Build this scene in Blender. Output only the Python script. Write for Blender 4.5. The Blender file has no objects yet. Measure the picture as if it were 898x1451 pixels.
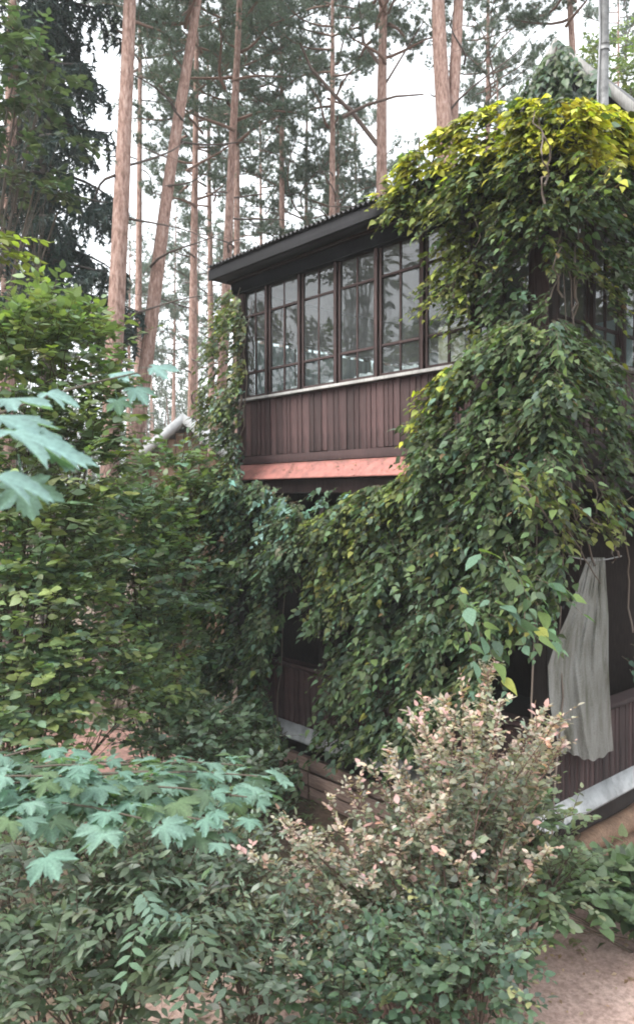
import bpy, math, random
import numpy as np
from mathutils import Matrix, Vector

R = math.radians
rng = np.random.default_rng(11)
random.seed(11)
S = bpy.context.scene
COL = S.collection

# ------------------------------------------------------------------ camera
FPX, CX, CY = 1071.0, 449.0, 725.5          # focal length and centre in photo pixels (898 x 1451)
CAM_Z = 3.8
PITCH = -R(1.04)
cam = bpy.data.cameras.new("camera")
cam.sensor_fit = 'HORIZONTAL'; cam.sensor_width = 36.0; cam.lens = 36.0 * FPX / 898.0
cam.clip_start = 0.05; cam.clip_end = 600
cam.dof.use_dof = True; cam.dof.focus_distance = 8.5; cam.dof.aperture_fstop = 9.0
camo = bpy.data.objects.new("camera", cam); COL.objects.link(camo)
camo.location = (0, 0, CAM_Z); camo.rotation_euler = (R(90) + PITCH, 0, 0)
S.camera = camo

# ------------------------------------------------------------------ sky, sun, exposure
SUN_EL, SUN_AZ = R(55), R(-125)               # azimuth measured from +Y towards +X
w = bpy.data.worlds.new("World"); S.world = w; w.use_nodes = True
nt = w.node_tree; nt.nodes.clear()
sky = nt.nodes.new('ShaderNodeTexSky'); sky.sky_type = 'NISHITA'; sky.sun_disc = False
sky.sun_elevation = SUN_EL; sky.sun_rotation = SUN_AZ
sky.air_density = 1.0; sky.dust_density = 4.0; sky.ozone_density = 1.0
hs = nt.nodes.new('ShaderNodeHueSaturation'); hs.inputs['Saturation'].default_value = 0.30
mixw = nt.nodes.new('ShaderNodeMix'); mixw.data_type = 'RGBA'; mixw.inputs[0].default_value = 0.55
mixw.inputs[7].default_value = (9.0, 9.5, 9.8, 1)          # even cloud cover
bg = nt.nodes.new('ShaderNodeBackground'); bg.inputs[1].default_value = 0.14
ow = nt.nodes.new('ShaderNodeOutputWorld')
nt.links.new(sky.outputs[0], hs.inputs['Color']); nt.links.new(hs.outputs[0], mixw.inputs[6])
nt.links.new(mixw.outputs[2], bg.inputs[0]); nt.links.new(bg.outputs[0], ow.inputs[0])
sl = bpy.data.lights.new("sun", 'SUN'); sl.energy = 1.5; sl.angle = R(30); sl.color = (1.0, 0.96, 0.9)
so = bpy.data.objects.new("sun", sl); COL.objects.link(so)
sd = Vector((math.sin(SUN_AZ) * math.cos(SUN_EL), math.cos(SUN_AZ) * math.cos(SUN_EL), math.sin(SUN_EL)))
so.rotation_euler = sd.to_track_quat('Z', 'Y').to_euler(); so.location = (0, 0, 30)
S.view_settings.view_transform = 'Standard'; S.view_settings.look = 'None'
S.view_settings.gamma = 1.0; S.view_settings.exposure = 1.48; S.view_settings.use_curve_mapping = False
S.cycles.max_bounces = 8; S.cycles.diffuse_bounces = 4; S.cycles.glossy_bounces = 3
S.cycles.transmission_bounces = 4; S.cycles.transparent_max_bounces = 12
S.cycles.filter_width = 1.9

# ------------------------------------------------------------------ pixel <-> place helpers
def ray(px, py):
    a = (np.asarray(px, float) - CX) / FPX; b = (CY - np.asarray(py, float)) / FPX
    c, s = math.cos(PITCH), math.sin(PITCH)
    return np.stack([a, c - b * s, s + b * c], -1)
def at(px, py, Y):
    d = ray(px, py); k = np.asarray(Y, float) / d[..., 1]
    p = d * np.expand_dims(k, -1) if np.ndim(k) else d * k
    return p + np.array([0, 0, CAM_Z])
def project(P):
    P = np.asarray(P, float) - np.array([0, 0, CAM_Z])
    c, s = math.cos(PITCH), math.sin(PITCH)
    f = P[..., 1] * c + P[..., 2] * s; u = -P[..., 1] * s + P[..., 2] * c
    f = np.maximum(f, 1e-3)
    return CX + FPX * P[..., 0] / f, CY - FPX * u / f, f

HC = np.array([2.113, 6.95, 0.0])                 # near corner of the house on the ground
HA = math.atan2(.6656, .7463)                     # house x axis = right facade, y axis = left facade
HX = np.array([math.cos(HA), math.sin(HA), 0]); HY = np.array([-math.sin(HA), math.cos(HA), 0])
def h2w(p):
    p = np.asarray(p, float)
    return HC + p[..., 0:1] * HX + p[..., 1:2] * HY + p[..., 2:3] * np.array([0, 0, 1.0])
def facade(px, py, side, off):
    """point where the line of sight meets the left ('L') or right ('R') facade pushed out by off (world)."""
    d = ray(px, py); n = HX if side == 'L' else HY
    num = (HC @ n) - off
    k = num / (d @ n)
    return d * np.expand_dims(k, -1) + np.array([0, 0, CAM_Z]) if np.ndim(k) else d * k + np.array([0, 0, CAM_Z])

# ------------------------------------------------------------------ mesh helpers
class MB:
    def __init__(s): s.v = []; s.f = []; s.c = []; s.n = 0
    def add(s, V, F, C=None):
        V = np.asarray(V, float).reshape(-1, 3); F = np.asarray(F, int)
        s.v.append(V); s.f.append(F + s.n); s.n += len(V)
        if C is None: C = (1, 1, 1)
        C = np.asarray(C, float)
        s.c.append(np.broadcast_to(C, (len(V), 3)) if C.ndim == 1 else C)
        return s
    def box(s, a, b, C=None):
        x0, y0, z0 = a; x1, y1, z1 = b
        V = [(x0,y0,z0),(x1,y0,z0),(x1,y1,z0),(x0,y1,z0),(x0,y0,z1),(x1,y0,z1),(x1,y1,z1),(x0,y1,z1)]
        return s.add(V, [(0,3,2,1),(4,5,6,7),(0,1,5,4),(1,2,6,5),(2,3,7,6),(3,0,4,7)], C)
    def bbox(s, a, b, bv=.004, C=None):
        """box with chamfered vertical/long edges"""
        bm_v, bm_f = BEVEL(a, b, bv)
        return s.add(bm_v, bm_f, C)
    def tube(s, P, r, n=8, C=None, cap=True):
        P = np.asarray(P, float); m = len(P); r = np.broadcast_to(np.asarray(r, float), (m,))
        T = np.gradient(P, axis=0); T /= np.linalg.norm(T, axis=1, keepdims=True) + 1e-9
        ref = np.array([0, 0, 1.0]) if abs(T[:, 2]).mean() < .8 else np.array([1.0, 0, 0])
        A = np.cross(T, ref); A /= np.linalg.norm(A, axis=1, keepdims=True) + 1e-9
        B = np.cross(T, A)
        th = np.linspace(0, 2 * math.pi, n, endpoint=False)
        V = P[:, None] + r[:, None, None] * (np.cos(th)[None, :, None] * A[:, None] + np.sin(th)[None, :, None] * B[:, None])
        i = np.arange(m - 1)[:, None] * n; j = np.arange(n)[None]; j2 = (j + 1) % n
        F = np.stack([i + j, i + n + j, i + n + j2, i + j2], -1).reshape(-1, 4)
        s.add(V.reshape(-1, 3), F, C)
        if cap:
            k = s.n - m * n
            s.f.append(np.array([[k + (m - 1) * n + q for q in range(n)]])); s.f.append(np.array([[k + q for q in range(n)][::-1]]))
        return s
    def mesh(s, name, mat, smooth=False, origin=None):
        V = np.concatenate(s.v)
        if origin is not None: V = V - np.asarray(origin, float)
        me = bpy.data.meshes.new(name)
        loops = np.concatenate([f.ravel() for f in s.f]); tot = np.concatenate([np.full(len(f), f.shape[1]) for f in s.f])
        me.vertices.add(len(V)); me.vertices.foreach_set('co', V.astype(np.float32).ravel())
        me.loops.add(len(loops)); me.loops.foreach_set('vertex_index', loops.astype(np.int32))
        me.polygons.add(len(tot)); st = np.concatenate([[0], np.cumsum(tot)[:-1]])
        me.polygons.foreach_set('loop_start', st.astype(np.int32))
        if smooth: me.polygons.foreach_set('use_smooth', np.ones(len(tot), bool))
        C = np.concatenate(s.c)
        ca = me.color_attributes.new('tint', 'FLOAT_COLOR', 'POINT')
        ca.data.foreach_set('color', np.concatenate([C, np.ones((len(C), 1))], 1).astype(np.float32).ravel())
        me.materials.append(mat); me.update(calc_edges=True); me.validate()
        return me
    def build(s, name, mat, parent=None, smooth=False, origin=None, kind=None):
        return obj(name, s.mesh(name, mat, smooth, origin), parent, kind)

def BEVEL(a, b, bv):
    a = np.array(a, float); b = np.array(b, float)
    bv = min(bv, *(abs(b - a) * .3))
    V = []; idx = {}
    for ix in (0, 1):
        for iy in (0, 1):
            for iz in (0, 1):
                c = np.array([(a, b)[ix][0], (a, b)[iy][1], (a, b)[iz][2]]); sg = np.array([1 - 2*ix, 1 - 2*iy, 1 - 2*iz])
                for ax in range(3):
                    p = c.copy()
                    for o in range(3):
                        if o != ax: p[o] += sg[o] * bv
                    idx[(ix, iy, iz, ax)] = len(V); V.append(p)
    F4 = []; F3 = []
    for ax in range(3):
        o = [q for q in range(3) if q != ax]
        for e in (0, 1):
            k = []
            for (p, q) in ((0,0),(1,0),(1,1),(0,1)):
                i = [0,0,0]; i[ax] = e; i[o[0]] = p; i[o[1]] = q; k.append(idx[(*i, ax)])
            F4.append(k)
        for p in (0, 1):
            for q in (0, 1):
                i0 = [0,0,0]; i0[o[0]] = p; i0[o[1]] = q; i1 = list(i0); i1[ax] = 1
                F4.append([idx[(*i0, o[0])], idx[(*i1, o[0])], idx[(*i1, o[1])], idx[(*i0, o[1])]])
    for c in range(8):
        i = (c >> 2 & 1, c >> 1 & 1, c & 1); k = [idx[(*i, a_)] for a_ in range(3)]; F4.append([k[0], k[1], k[2], k[2]])
    F = np.array(F4[:18])
    return np.array(V), F

def obj(name, me, parent=None, kind=None):
    o = bpy.data.objects.new(name, me); COL.objects.link(o)
    if parent is not None: o.parent = parent
    if kind: o['kind'] = kind
    return o
def thing(name, label, cat, loc=(0, 0, 0), rz=0, group=None):
    o = bpy.data.objects.new(name, None); COL.objects.link(o); o.empty_display_size = .2
    o.location = loc; o.rotation_euler = (0, 0, rz); o['label'] = label; o['category'] = cat
    if group: o['group'] = group
    return o
def tag(o, label, cat, group=None):
    o['label'] = label; o['category'] = cat
    if group: o['group'] = group
    return o

# ------------------------------------------------------------------ materials
def mat(name):
    m = bpy.data.materials.new(name); m.use_nodes = True; t = m.node_tree
    p = t.nodes['Principled BSDF']; return m, t, p
def nd(t, typ, **kw):
    n = t.nodes.new(typ)
    for k, v in kw.items(): setattr(n, k, v)
    return n
def ramp(t, src, stops):
    r = nd(t, 'ShaderNodeValToRGB'); e = r.color_ramp.elements
    while len(e) < len(stops): e.new(.5)
    for i, (p, c) in enumerate(stops): e[i].position = p; e[i].color = (*c, 1)
    t.links.new(src, r.inputs[0]); return r.outputs[0]
def mapped(t, scale, coord='Object'):
    tc = nd(t, 'ShaderNodeTexCoord'); mp = nd(t, 'ShaderNodeMapping'); mp.inputs['Scale'].default_value = scale
    t.links.new(tc.outputs[coord], mp.inputs[0]); return mp.outputs[0]
def noise(t, vec, scale, detail=4, rough=.6):
    n = nd(t, 'ShaderNodeTexNoise'); n.inputs['Scale'].default_value = scale; n.inputs['Detail'].default_value = detail
    n.inputs['Roughness'].default_value = rough
    if vec is not None: t.links.new(vec, n.inputs['Vector'])
    return n.outputs[0]
def bump(t, p, src, strength, dist):
    b = nd(t, 'ShaderNodeBump'); b.inputs['Strength'].default_value = strength; b.inputs['Distance'].default_value = dist
    t.links.new(src, b.inputs['Height']); t.links.new(b.outputs[0], p.inputs['Normal'])

def wood(name, dark, light, rough=.75, grain=(30, 30, 2.0), vary=.35, spec=.3):
    m, t, p = mat(name)
    n = noise(t, mapped(t, grain), 3.0, 6)
    c = ramp(t, n, [(.3, dark), (.72, light)])
    oi = nd(t, 'ShaderNodeObjectInfo')
    mr = nd(t, 'ShaderNodeMapRange'); mr.inputs[3].default_value = 1 - vary; mr.inputs[4].default_value = 1 + vary
    t.links.new(oi.outputs['Random'], mr.inputs[0])
    n2 = noise(t, mapped(t, (1, 1, 1)), 2.3, 5)
    ad = nd(t, 'ShaderNodeMath', operation='MULTIPLY'); t.links.new(mr.outputs[0], ad.inputs[0])
    m2 = nd(t, 'ShaderNodeMapRange'); m2.inputs[1].default_value = .3; m2.inputs[2].default_value = .7; m2.inputs[3].default_value = .7; m2.inputs[4].default_value = 1.3
    t.links.new(n2, m2.inputs[0]); t.links.new(m2.outputs[0], ad.inputs[1])
    vm = nd(t, 'ShaderNodeVectorMath', operation='SCALE'); t.links.new(c, vm.inputs[0]); t.links.new(ad.outputs[0], vm.inputs['Scale'])
    t.links.new(vm.outputs[0], p.inputs['Base Color'])
    p.inputs['Roughness'].default_value = rough; p.inputs['Specular IOR Level'].default_value = spec
    bump(t, p, n, .5, .004)
    return m
M_plank = wood('brown_plank_paint', (.036, .019, .019), (.078, .043, .041), vary=.4)
M_frame = wood('dark_brown_frame_paint', (.03, .018, .017), (.06, .036, .034), vary=.2)
M_black = wood('blackened_eave_board', (.008, .008, .010), (.018, .017, .019), vary=.3)  # near-black wood for the eaves, roof deck and gable
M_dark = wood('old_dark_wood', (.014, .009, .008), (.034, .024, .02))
M_grey = wood('weathered_grey_board', (.22, .21, .20), (.42, .41, .39), vary=.15)
M_log = wood('tan_log', (.10, .06, .04), (.24, .15, .10), grain=(20, 3, 20))
M_plinth = wood('pinkish_plinth_board', (.17, .11, .09), (.34, .24, .2), grain=(20, 2, 20))
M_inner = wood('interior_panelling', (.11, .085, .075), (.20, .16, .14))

def painted(name, c, rough=.5, dirt=.3, scale=4.0, metal=0, dirtc=None):
    m, t, p = mat(name)
    n = noise(t, mapped(t, (1, 1, 1)), scale, 7, .65)
    dc = dirtc or tuple(x * (1 - dirt) for x in c)
    t.links.new(ramp(t, n, [(.35, dc), (.6, c)]), p.inputs['Base Color'])
    p.inputs['Roughness'].default_value = rough; p.inputs['Metallic'].default_value = metal
    bump(t, p, n, .25, .004)
    return m
M_red = painted('faded_red_sheet_metal', (.40, .16, .135), .75, .35, 7, dirtc=(.23, .105, .09))
M_roof = painted('dark_corrugated_iron', (.07, .065, .065), .55, .5, 5)
M_white = painted('white_drip_board', (.46, .47, .48), .75, .4, 6)
M_pale = painted('pale_blue_paint', (.42, .52, .54), .6, .2, 3)  # daylight seen in the inner windows, painted as a pale blue
M_steel = painted('galvanised_pole', (.22, .22, .22), .55, .55, 9, .2)
M_slate = painted('pale_roof_slate', (.78, .78, .78), .8, .2, 7)
M_cable = painted('grey_cable', (.35, .35, .36), .6, .2)
M_paper = painted('cream_paper', (.62, .58, .45), .8, .35, 14, dirtc=(.45, .40, .25))

m, t, p = mat('window_glass'); M_glass = m
t.nodes.remove(p)
lw = nd(t, 'ShaderNodeLayerWeight'); lw.inputs[0].default_value = .5
pw = nd(t, 'ShaderNodeMath', operation='POWER'); pw.inputs[1].default_value = 5; t.links.new(lw.outputs['Facing'], pw.inputs[0])
fr = nd(t, 'ShaderNodeMath', operation='MULTIPLY_ADD'); fr.inputs[1].default_value = .91; fr.inputs[2].default_value = .11; t.links.new(pw.outputs[0], fr.inputs[0])   # Schlick, two surfaces
gl = nd(t, 'ShaderNodeBsdfGlossy'); gl.inputs['Roughness'].default_value = .015
nb = noise(t, mapped(t, (1, 1, 1)), 1.6, 2); bp = nd(t, 'ShaderNodeBump'); bp.inputs['Strength'].default_value = .05; bp.inputs['Distance'].default_value = .05
t.links.new(nb, bp.inputs['Height']); t.links.new(bp.outputs[0], gl.inputs['Normal'])
tr = nd(t, 'ShaderNodeBsdfTransparent'); tr.inputs[0].default_value = (.72, .78, .78, 1)
mx = nd(t, 'ShaderNodeMixShader'); t.links.new(fr.outputs[0], mx.inputs[0]); t.links.new(tr.outputs[0], mx.inputs[1]); t.links.new(gl.outputs[0], mx.inputs[2])
du = nd(t, 'ShaderNodeBsdfDiffuse'); du.inputs[0].default_value = (.55, .60, .60, 1)
nz = noise(t, mapped(t, (1, 1, 1)), 3.5, 5); mrz = nd(t, 'ShaderNodeMapRange'); mrz.inputs[3].default_value = .0; mrz.inputs[4].default_value = .13; t.links.new(nz, mrz.inputs[0])
md = nd(t, 'ShaderNodeMixShader'); t.links.new(mrz.outputs[0], md.inputs[0]); t.links.new(mx.outputs[0], md.inputs[1]); t.links.new(du.outputs[0], md.inputs[2])   # dust on the panes
t.links.new(md.outputs[0], t.nodes['Material Output'].inputs[0])

def leafmat(name, rough=.42, trans=.28, spec=.5):
    m, t, p = mat(name)
    a = nd(t, 'ShaderNodeAttribute'); a.attribute_name = 'tint'
    n = noise(t, mapped(t, (1, 1, 1)), 14, 3)
    m2 = nd(t, 'ShaderNodeMapRange'); m2.inputs[1].default_value = .3; m2.inputs[2].default_value = .7; m2.inputs[3].default_value = .78; m2.inputs[4].default_value = 1.22
    t.links.new(n, m2.inputs[0])
    vm = nd(t, 'ShaderNodeVectorMath', operation='SCALE'); t.links.new(a.outputs['Color'], vm.inputs[0]); t.links.new(m2.outputs[0], vm.inputs['Scale'])
    t.links.new(vm.outputs[0], p.inputs['Base Color'])
    p.inputs['Roughness'].default_value = rough; p.inputs['Specular IOR Level'].default_value = spec
    tl = nd(t, 'ShaderNodeBsdfTranslucent')
    v2 = nd(t, 'ShaderNodeVectorMath', operation='MULTIPLY'); v2.inputs[1].default_value = (1.5, 1.7, .6)
    t.links.new(vm.outputs[0], v2.inputs[0]); t.links.new(v2.outputs[0], tl.inputs[0])
    mx = nd(t, 'ShaderNodeMixShader'); mx.inputs[0].default_value = trans
    t.links.new(p.outputs[0], mx.inputs[1]); t.links.new(tl.outputs[0], mx.inputs[2])
    t.links.new(mx.outputs[0], t.nodes['Material Output'].inputs[0])
    return m
M_leaf = leafmat('broad_leaf')
M_gloss = leafmat('glossy_leaf', .6, .30, .25)
M_needle = leafmat('conifer_needles', .6, .1, .25)
m, t, p = mat('twig_bark'); M_twig = m
a = nd(t, 'ShaderNodeAttribute'); a.attribute_name = 'tint'; t.links.new(a.outputs['Color'], p.inputs['Base Color']); p.inputs['Roughness'].default_value = .85

m, t, p = mat('pine_bark'); M_bark = m
mp = mapped(t, (9, 9, 2.6))
vo = nd(t, 'ShaderNodeTexVoronoi'); vo.feature = 'DISTANCE_TO_EDGE'; vo.inputs['Scale'].default_value = 1.6; t.links.new(mp, vo.inputs['Vector'])
n1 = noise(t, mp, 2.2, 8, .7)
c1 = ramp(t, n1, [(.32, (.15, .09, .072)), (.5, (.35, .225, .185)), (.68, (.52, .385, .335))])
tcn = nd(t, 'ShaderNodeTexCoord'); sx = nd(t, 'ShaderNodeSeparateXYZ'); t.links.new(tcn.outputs['Object'], sx.inputs[0])
mr = nd(t, 'ShaderNodeMapRange'); mr.inputs[1].default_value = 2.0; mr.inputs[2].default_value = 8.0
nlow = noise(t, mapped(t, (1.6, 1.6, .8)), 1.0, 4); ma = nd(t, 'ShaderNodeMath', operation='MULTIPLY_ADD'); ma.inputs[1].default_value = 7.0
t.links.new(nlow, ma.inputs[0]); sb_ = nd(t, 'ShaderNodeMath', operation='SUBTRACT'); sb_.inputs[1].default_value = 3.0; t.links.new(sx.outputs[2], sb_.inputs[0]); t.links.new(sb_.outputs[0], ma.inputs[2]); t.links.new(ma.outputs[0], mr.inputs[0])
lowc = ramp(t, n1, [(.35, (.07, .05, .045)), (.65, (.25, .175, .15))])
mxc = nd(t, 'ShaderNodeMix', data_type='RGBA'); t.links.new(mr.outputs[0], mxc.inputs[0]); t.links.new(lowc, mxc.inputs[6]); t.links.new(c1, mxc.inputs[7])
cr = ramp(t, vo.outputs['Distance'], [(.0, (.45, .4, .4)), (.12, (1, 1, 1))])
mm = nd(t, 'ShaderNodeMix', data_type='RGBA', blend_type='MULTIPLY'); mm.inputs[0].default_value = 1
mm.inputs[0].default_value = .25; t.links.new(mxc.outputs[2], mm.inputs[6]); t.links.new(cr, mm.inputs[7]); t.links.new(mm.outputs[2], p.inputs['Base Color'])
p.inputs['Roughness'].default_value = .9; p.inputs['Specular IOR Level'].default_value = .15
bump(t, p, n1, .8, .03)

m, t, p = mat('sandy_soil'); M_soil = m
v = mapped(t, (1, 1, 1))
n1 = noise(t, v, 1.1, 8, .7); n2 = noise(t, v, 22, 6, .75)
c = ramp(t, n1, [(.32, (.38, .25, .21)), (.55, (.58, .41, .355)), (.75, (.66, .49, .43))])
c2 = ramp(t, n2, [(.3, (.45, .42, .4)), (.6, (1, 1, 1)), (.8, (1.15, 1.12, 1.1))])
mm = nd(t, 'ShaderNodeMix', data_type='RGBA', blend_type='MULTIPLY'); mm.inputs[0].default_value = 1
t.links.new(c, mm.inputs[6]); t.links.new(c2, mm.inputs[7]); t.links.new(mm.outputs[2], p.inputs['Base Color'])
p.inputs['Roughness'].default_value = .95; bump(t, p, n2, .7, .02)
M_path = painted('trodden_reddish_earth', (.30, .17, .14), .95, .5, 6)
m, t, p = mat('forest_floor'); M_floor = m
v = mapped(t, (1, 1, 1)); n1 = noise(t, v, .5, 8, .7); n2 = noise(t, v, 14, 6, .75)
c = ramp(t, n1, [(.35, (.09, .075, .05)), (.5, (.17, .115, .085)), (.68, (.10, .11, .06))])
c2 = ramp(t, n2, [(.3, (.4, .38, .36)), (.65, (1.1, 1.1, 1.1))])
mm = nd(t, 'ShaderNodeMix', data_type='RGBA', blend_type='MULTIPLY'); mm.inputs[0].default_value = 1
t.links.new(c, mm.inputs[6]); t.links.new(c2, mm.inputs[7]); t.links.new(mm.outputs[2], p.inputs['Base Color'])
p.inputs['Roughness'].default_value = .95; bump(t, p, n2, .6, .02)

m, t, p = mat('grimy_white_cloth'); M_cloth = m
v = mapped(t, (1, 1, 1)); n1 = noise(t, mapped(t, (5, 5, 1.2)), 1.6, 5, .6); n2 = noise(t, mapped(t, (1, 1, 1)), 90, 2)
c = ramp(t, n1, [(.30, (.27, .27, .22)), (.48, (.45, .45, .42)), (.68, (.58, .58, .565))])
c2 = ramp(t, n2, [(.3, (.75, .75, .72)), (.7, (1.05, 1.05, 1.05))])
mm = nd(t, 'ShaderNodeMix', data_type='RGBA', blend_type='MULTIPLY'); mm.inputs[0].default_value = 1
t.links.new(c, mm.inputs[6]); t.links.new(c2, mm.inputs[7]); t.links.new(mm.outputs[2], p.inputs['Base Color'])
p.inputs['Roughness'].default_value = .9
tl = nd(t, 'ShaderNodeBsdfTranslucent'); t.links.new(mm.outputs[2], tl.inputs[0]); mx = nd(t, 'ShaderNodeMixShader'); mx.inputs[0].default_value = .48
t.links.new(p.outputs[0], mx.inputs[1]); t.links.new(tl.outputs[0], mx.inputs[2])
trc = nd(t, 'ShaderNodeBsdfTransparent'); mc = nd(t, 'ShaderNodeMixShader'); mc.inputs[0].default_value = .22      # open weave
t.links.new(mx.outputs[0], mc.inputs[1]); t.links.new(trc.outputs[0], mc.inputs[2]); t.links.new(mc.outputs[0], t.nodes['Material Output'].inputs[0])
M_linen = painted('white_linen', (.62, .63, .64), .9, .15, 5)

# ------------------------------------------------------------------ ground
def ground_height(x, y):
    return .05 * np.sin(x * .9 + 1) * np.cos(y * .7) + .03 * np.sin(2.3 * x + y)
def sheet(name, xs, ys, dz, m, kind='structure'):
    X, Y = np.meshgrid(xs, ys, indexing='ij'); Z = ground_height(X, Y) * (np.hypot(X, Y) < 60) + dz
    V = np.stack([X, Y, Z], -1).reshape(-1, 3); nx, ny = len(xs), len(ys)
    i = np.arange(nx - 1)[:, None] * ny + np.arange(ny - 1)[None]
    F = np.stack([i, i + ny, i + ny + 1, i + 1], -1).reshape(-1, 4)
    b = MB().add(V, F); return b.build(name, m, None, True, kind=kind)
g = np.concatenate([[-300, -150, -80], np.linspace(-50, 50, 140), [80, 150, 300]])
sheet('ground', g, np.concatenate([[-200, -80], np.linspace(-30, 70, 140), [100, 200, 400]]), -.03, M_floor)
def patch(name, cx, cy, rx, ry, rot, m, dz):
    V = []; F = []; n, k = 60, 8
    for a in range(n):
        th = 2 * math.pi * a / n; rr = 1 + .10 * math.sin(3 * th + 1) + .06 * math.sin(7 * th) + .04 * math.sin(13 * th + 2)
        for j in range(1, k + 1):
            u = rr * j / k; x = u * rx * math.cos(th); y = u * ry * math.sin(th)
            X = cx + x * math.cos(rot) - y * math.sin(rot); Y = cy + x * math.sin(rot) + y * math.cos(rot)
            V.append((X, Y, ground_height(X, Y) + dz - .03 * (j == k)))
    V.append((cx, cy, float(ground_height(cx, cy)) + dz))
    q = np.array([[a * k + j, a * k + j + 1, ((a + 1) % n) * k + j + 1, ((a + 1) % n) * k + j] for a in range(n) for j in range(k - 1)])
    t3 = np.array([[n * k, a * k, ((a + 1) % n) * k] for a in range(n)])
    b = MB(); b.add(V, q); b.f.append(t3); return b.build(name, m, None, True, kind='structure')
patch('sandy_yard', 1.8, 4.9, 3.6, 2.2, .35, M_soil, .0)
patch('sandy_path', -3.2, 11.0, 3.2, 1.5, -.3, M_path, .0)

# ------------------------------------------------------------------ house
Z_BAND0, Z_BAND1, Z_RAIL = .74, .93, 1.69
Z_SK0, Z_FL, Z_SILL, Z_WT, Z_EAVE = 4.05, 4.27, 5.13, 6.63, 6.98
LY, WX = 4.85, 3.4                 # veranda: left facade length, right facade length
SLOPE = math.tan(R(12))
house = thing('wooden_house', 'dark brown wooden house with glazed upper veranda, half buried in climbing vines', 'house', HC, HA)
def part(name, m, parent, fn, smooth=False):
    b = MB(); fn(b); return b.build(name, m, parent, smooth)

def planks(parent, side, lo, hi, z0, z1, m, wmin=.075, wmax=.115, th=.022, top=None):
    """vertical boards nailed on a wall: each board an object"""
    q = lo; cache = {}
    while q < hi - .02:
        wd = random.choice([.07, .085, .10, .118, .14]); wd = min(wd, hi - q)
        zz = z1 if top is None else top(q)
        key = (round(wd, 3), round(zz, 2))
        if key not in cache:
            b = MB()
            if side == 'L': b.bbox((-th, .003, z0), (0, wd - .003, zz), .005)
            else: b.bbox((.003, -th, z0), (wd - .003, 0, zz), .005)
            cache[key] = b.mesh('plank', m)
        o = obj('plank', cache[key], parent)
        j = random.uniform(-.004, .004)
        o.location = (j, q, random.uniform(-.006, .006)) if side == 'L' else (q, j, random.uniform(-.006, .006))
        q += wd

# wall cores
wl = part('upper_wall', M_dark, house, lambda b: b.box((.004, .06, Z_FL - .02), (.10, LY, Z_SILL - .01)))
planks(wl, 'L', .10, LY - .10, Z_FL + .10, Z_SILL - .012, M_plank)
part('bottom_rail', M_plank, house, lambda b: b.bbox((-.045, .05, Z_FL - .01), (.0, LY - .02, Z_FL + .098)))
wr = part('upper_wall', M_dark, house, lambda b: b.box((.10, .004, Z_FL - .02), (WX, .10, Z_SILL - .01)))
planks(wr, 'R', .10, WX, Z_FL + .10, Z_SILL - .012, M_plank)
part('bottom_rail', M_plank, house, lambda b: b.bbox((.05, -.045, Z_FL - .01), (WX, .0, Z_FL + .098)))
we = part('upper_wall', M_dark, house, lambda b: b.box((.10, LY - .10, Z_FL - .02), (WX, LY - .004, Z_SILL - .01)))
part('sill', M_grey, house, lambda b: b.bbox((-.085, -.09, Z_SILL - .01), (.06, LY + .03, Z_SILL + .028)))
part('sill', M_grey, house, lambda b: b.bbox((.062, -.085, Z_SILL - .012), (WX, .06, Z_SILL + .026)))
part('sill', M_grey, house, lambda b: b.bbox((.062, LY - .06, Z_SILL - .012), (WX, LY + .028, Z_SILL + .026)))
# red skirt roof between the storeys: sheets
def skirt(side, lo, hi):
    q = lo
    while q < hi - .05:
        e = min(q + 1.25, hi); b = MB()
        prof = [(.004, Z_FL + .012), (-.10, Z_FL - .06), (-.27, Z_SK0 + .012), (-.275, Z_SK0 - .01), (-.262, Z_SK0 - .008), (-.10, Z_FL - .075), (.004, Z_FL - .006)]
        n = len(prof); V = []
        for y in (q + .002, e - .002):
            for (o_, z) in prof: V.append((o_, y, z) if side == 'L' else (y, o_, z))
        F = [[i, (i + 1) % n, n + (i + 1) % n, n + i] for i in range(n)]
        b.add(V, F)
        b2 = MB().box(*(((-.272, e - .012, Z_SK0), (-.255, e + .012, Z_SK0 + .022)) if side == 'L' else ((e - .012, -.272, Z_SK0), (e + .012, -.255, Z_SK0 + .022))))
        o = b.build('skirt_roof_sheet', M_red, house); b2.build('seam', M_red, o)
        q = e
skirt('L', -.25, LY + .05); part('skirt_board', M_frame, house, lambda b: b.bbox((-.02, -.16, Z_SK0), (WX, -.046, Z_FL - .012), .01))
part('floor_beam', M_frame, house, lambda b: b.bbox((-.14, -.12, 3.86), (.02, LY, 4.03), .01))
part('floor_beam', M_frame, house, lambda b: b.bbox((.022, -.14, 3.87), (WX, .02, 4.02), .01))
# posts
for (x, y, s_) in ((.0, .0, .16), (.0, LY - .15, .15)):
    part('corner_post', M_frame, house, lambda b: b.bbox((x - .012, y - .012, Z_SILL + .03), (x + s_, y + s_, Z_WT + .05), .008))
    part('corner_post', M_dark, house, lambda b: b.bbox((x - .01, y - .01, .72), (x + s_, y + s_, 3.87), .008))
for y in (1.65, 3.05, 3.98):
    part('lower_post', M_dark, house, lambda b: b.bbox((.01, y, Z_RAIL), (.12, y + .11, 3.87), .008))
part('lower_post', M_dark, house, lambda b: b.bbox((2.2, .01, Z_RAIL), (2.31, .12, 3.87), .008))

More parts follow.
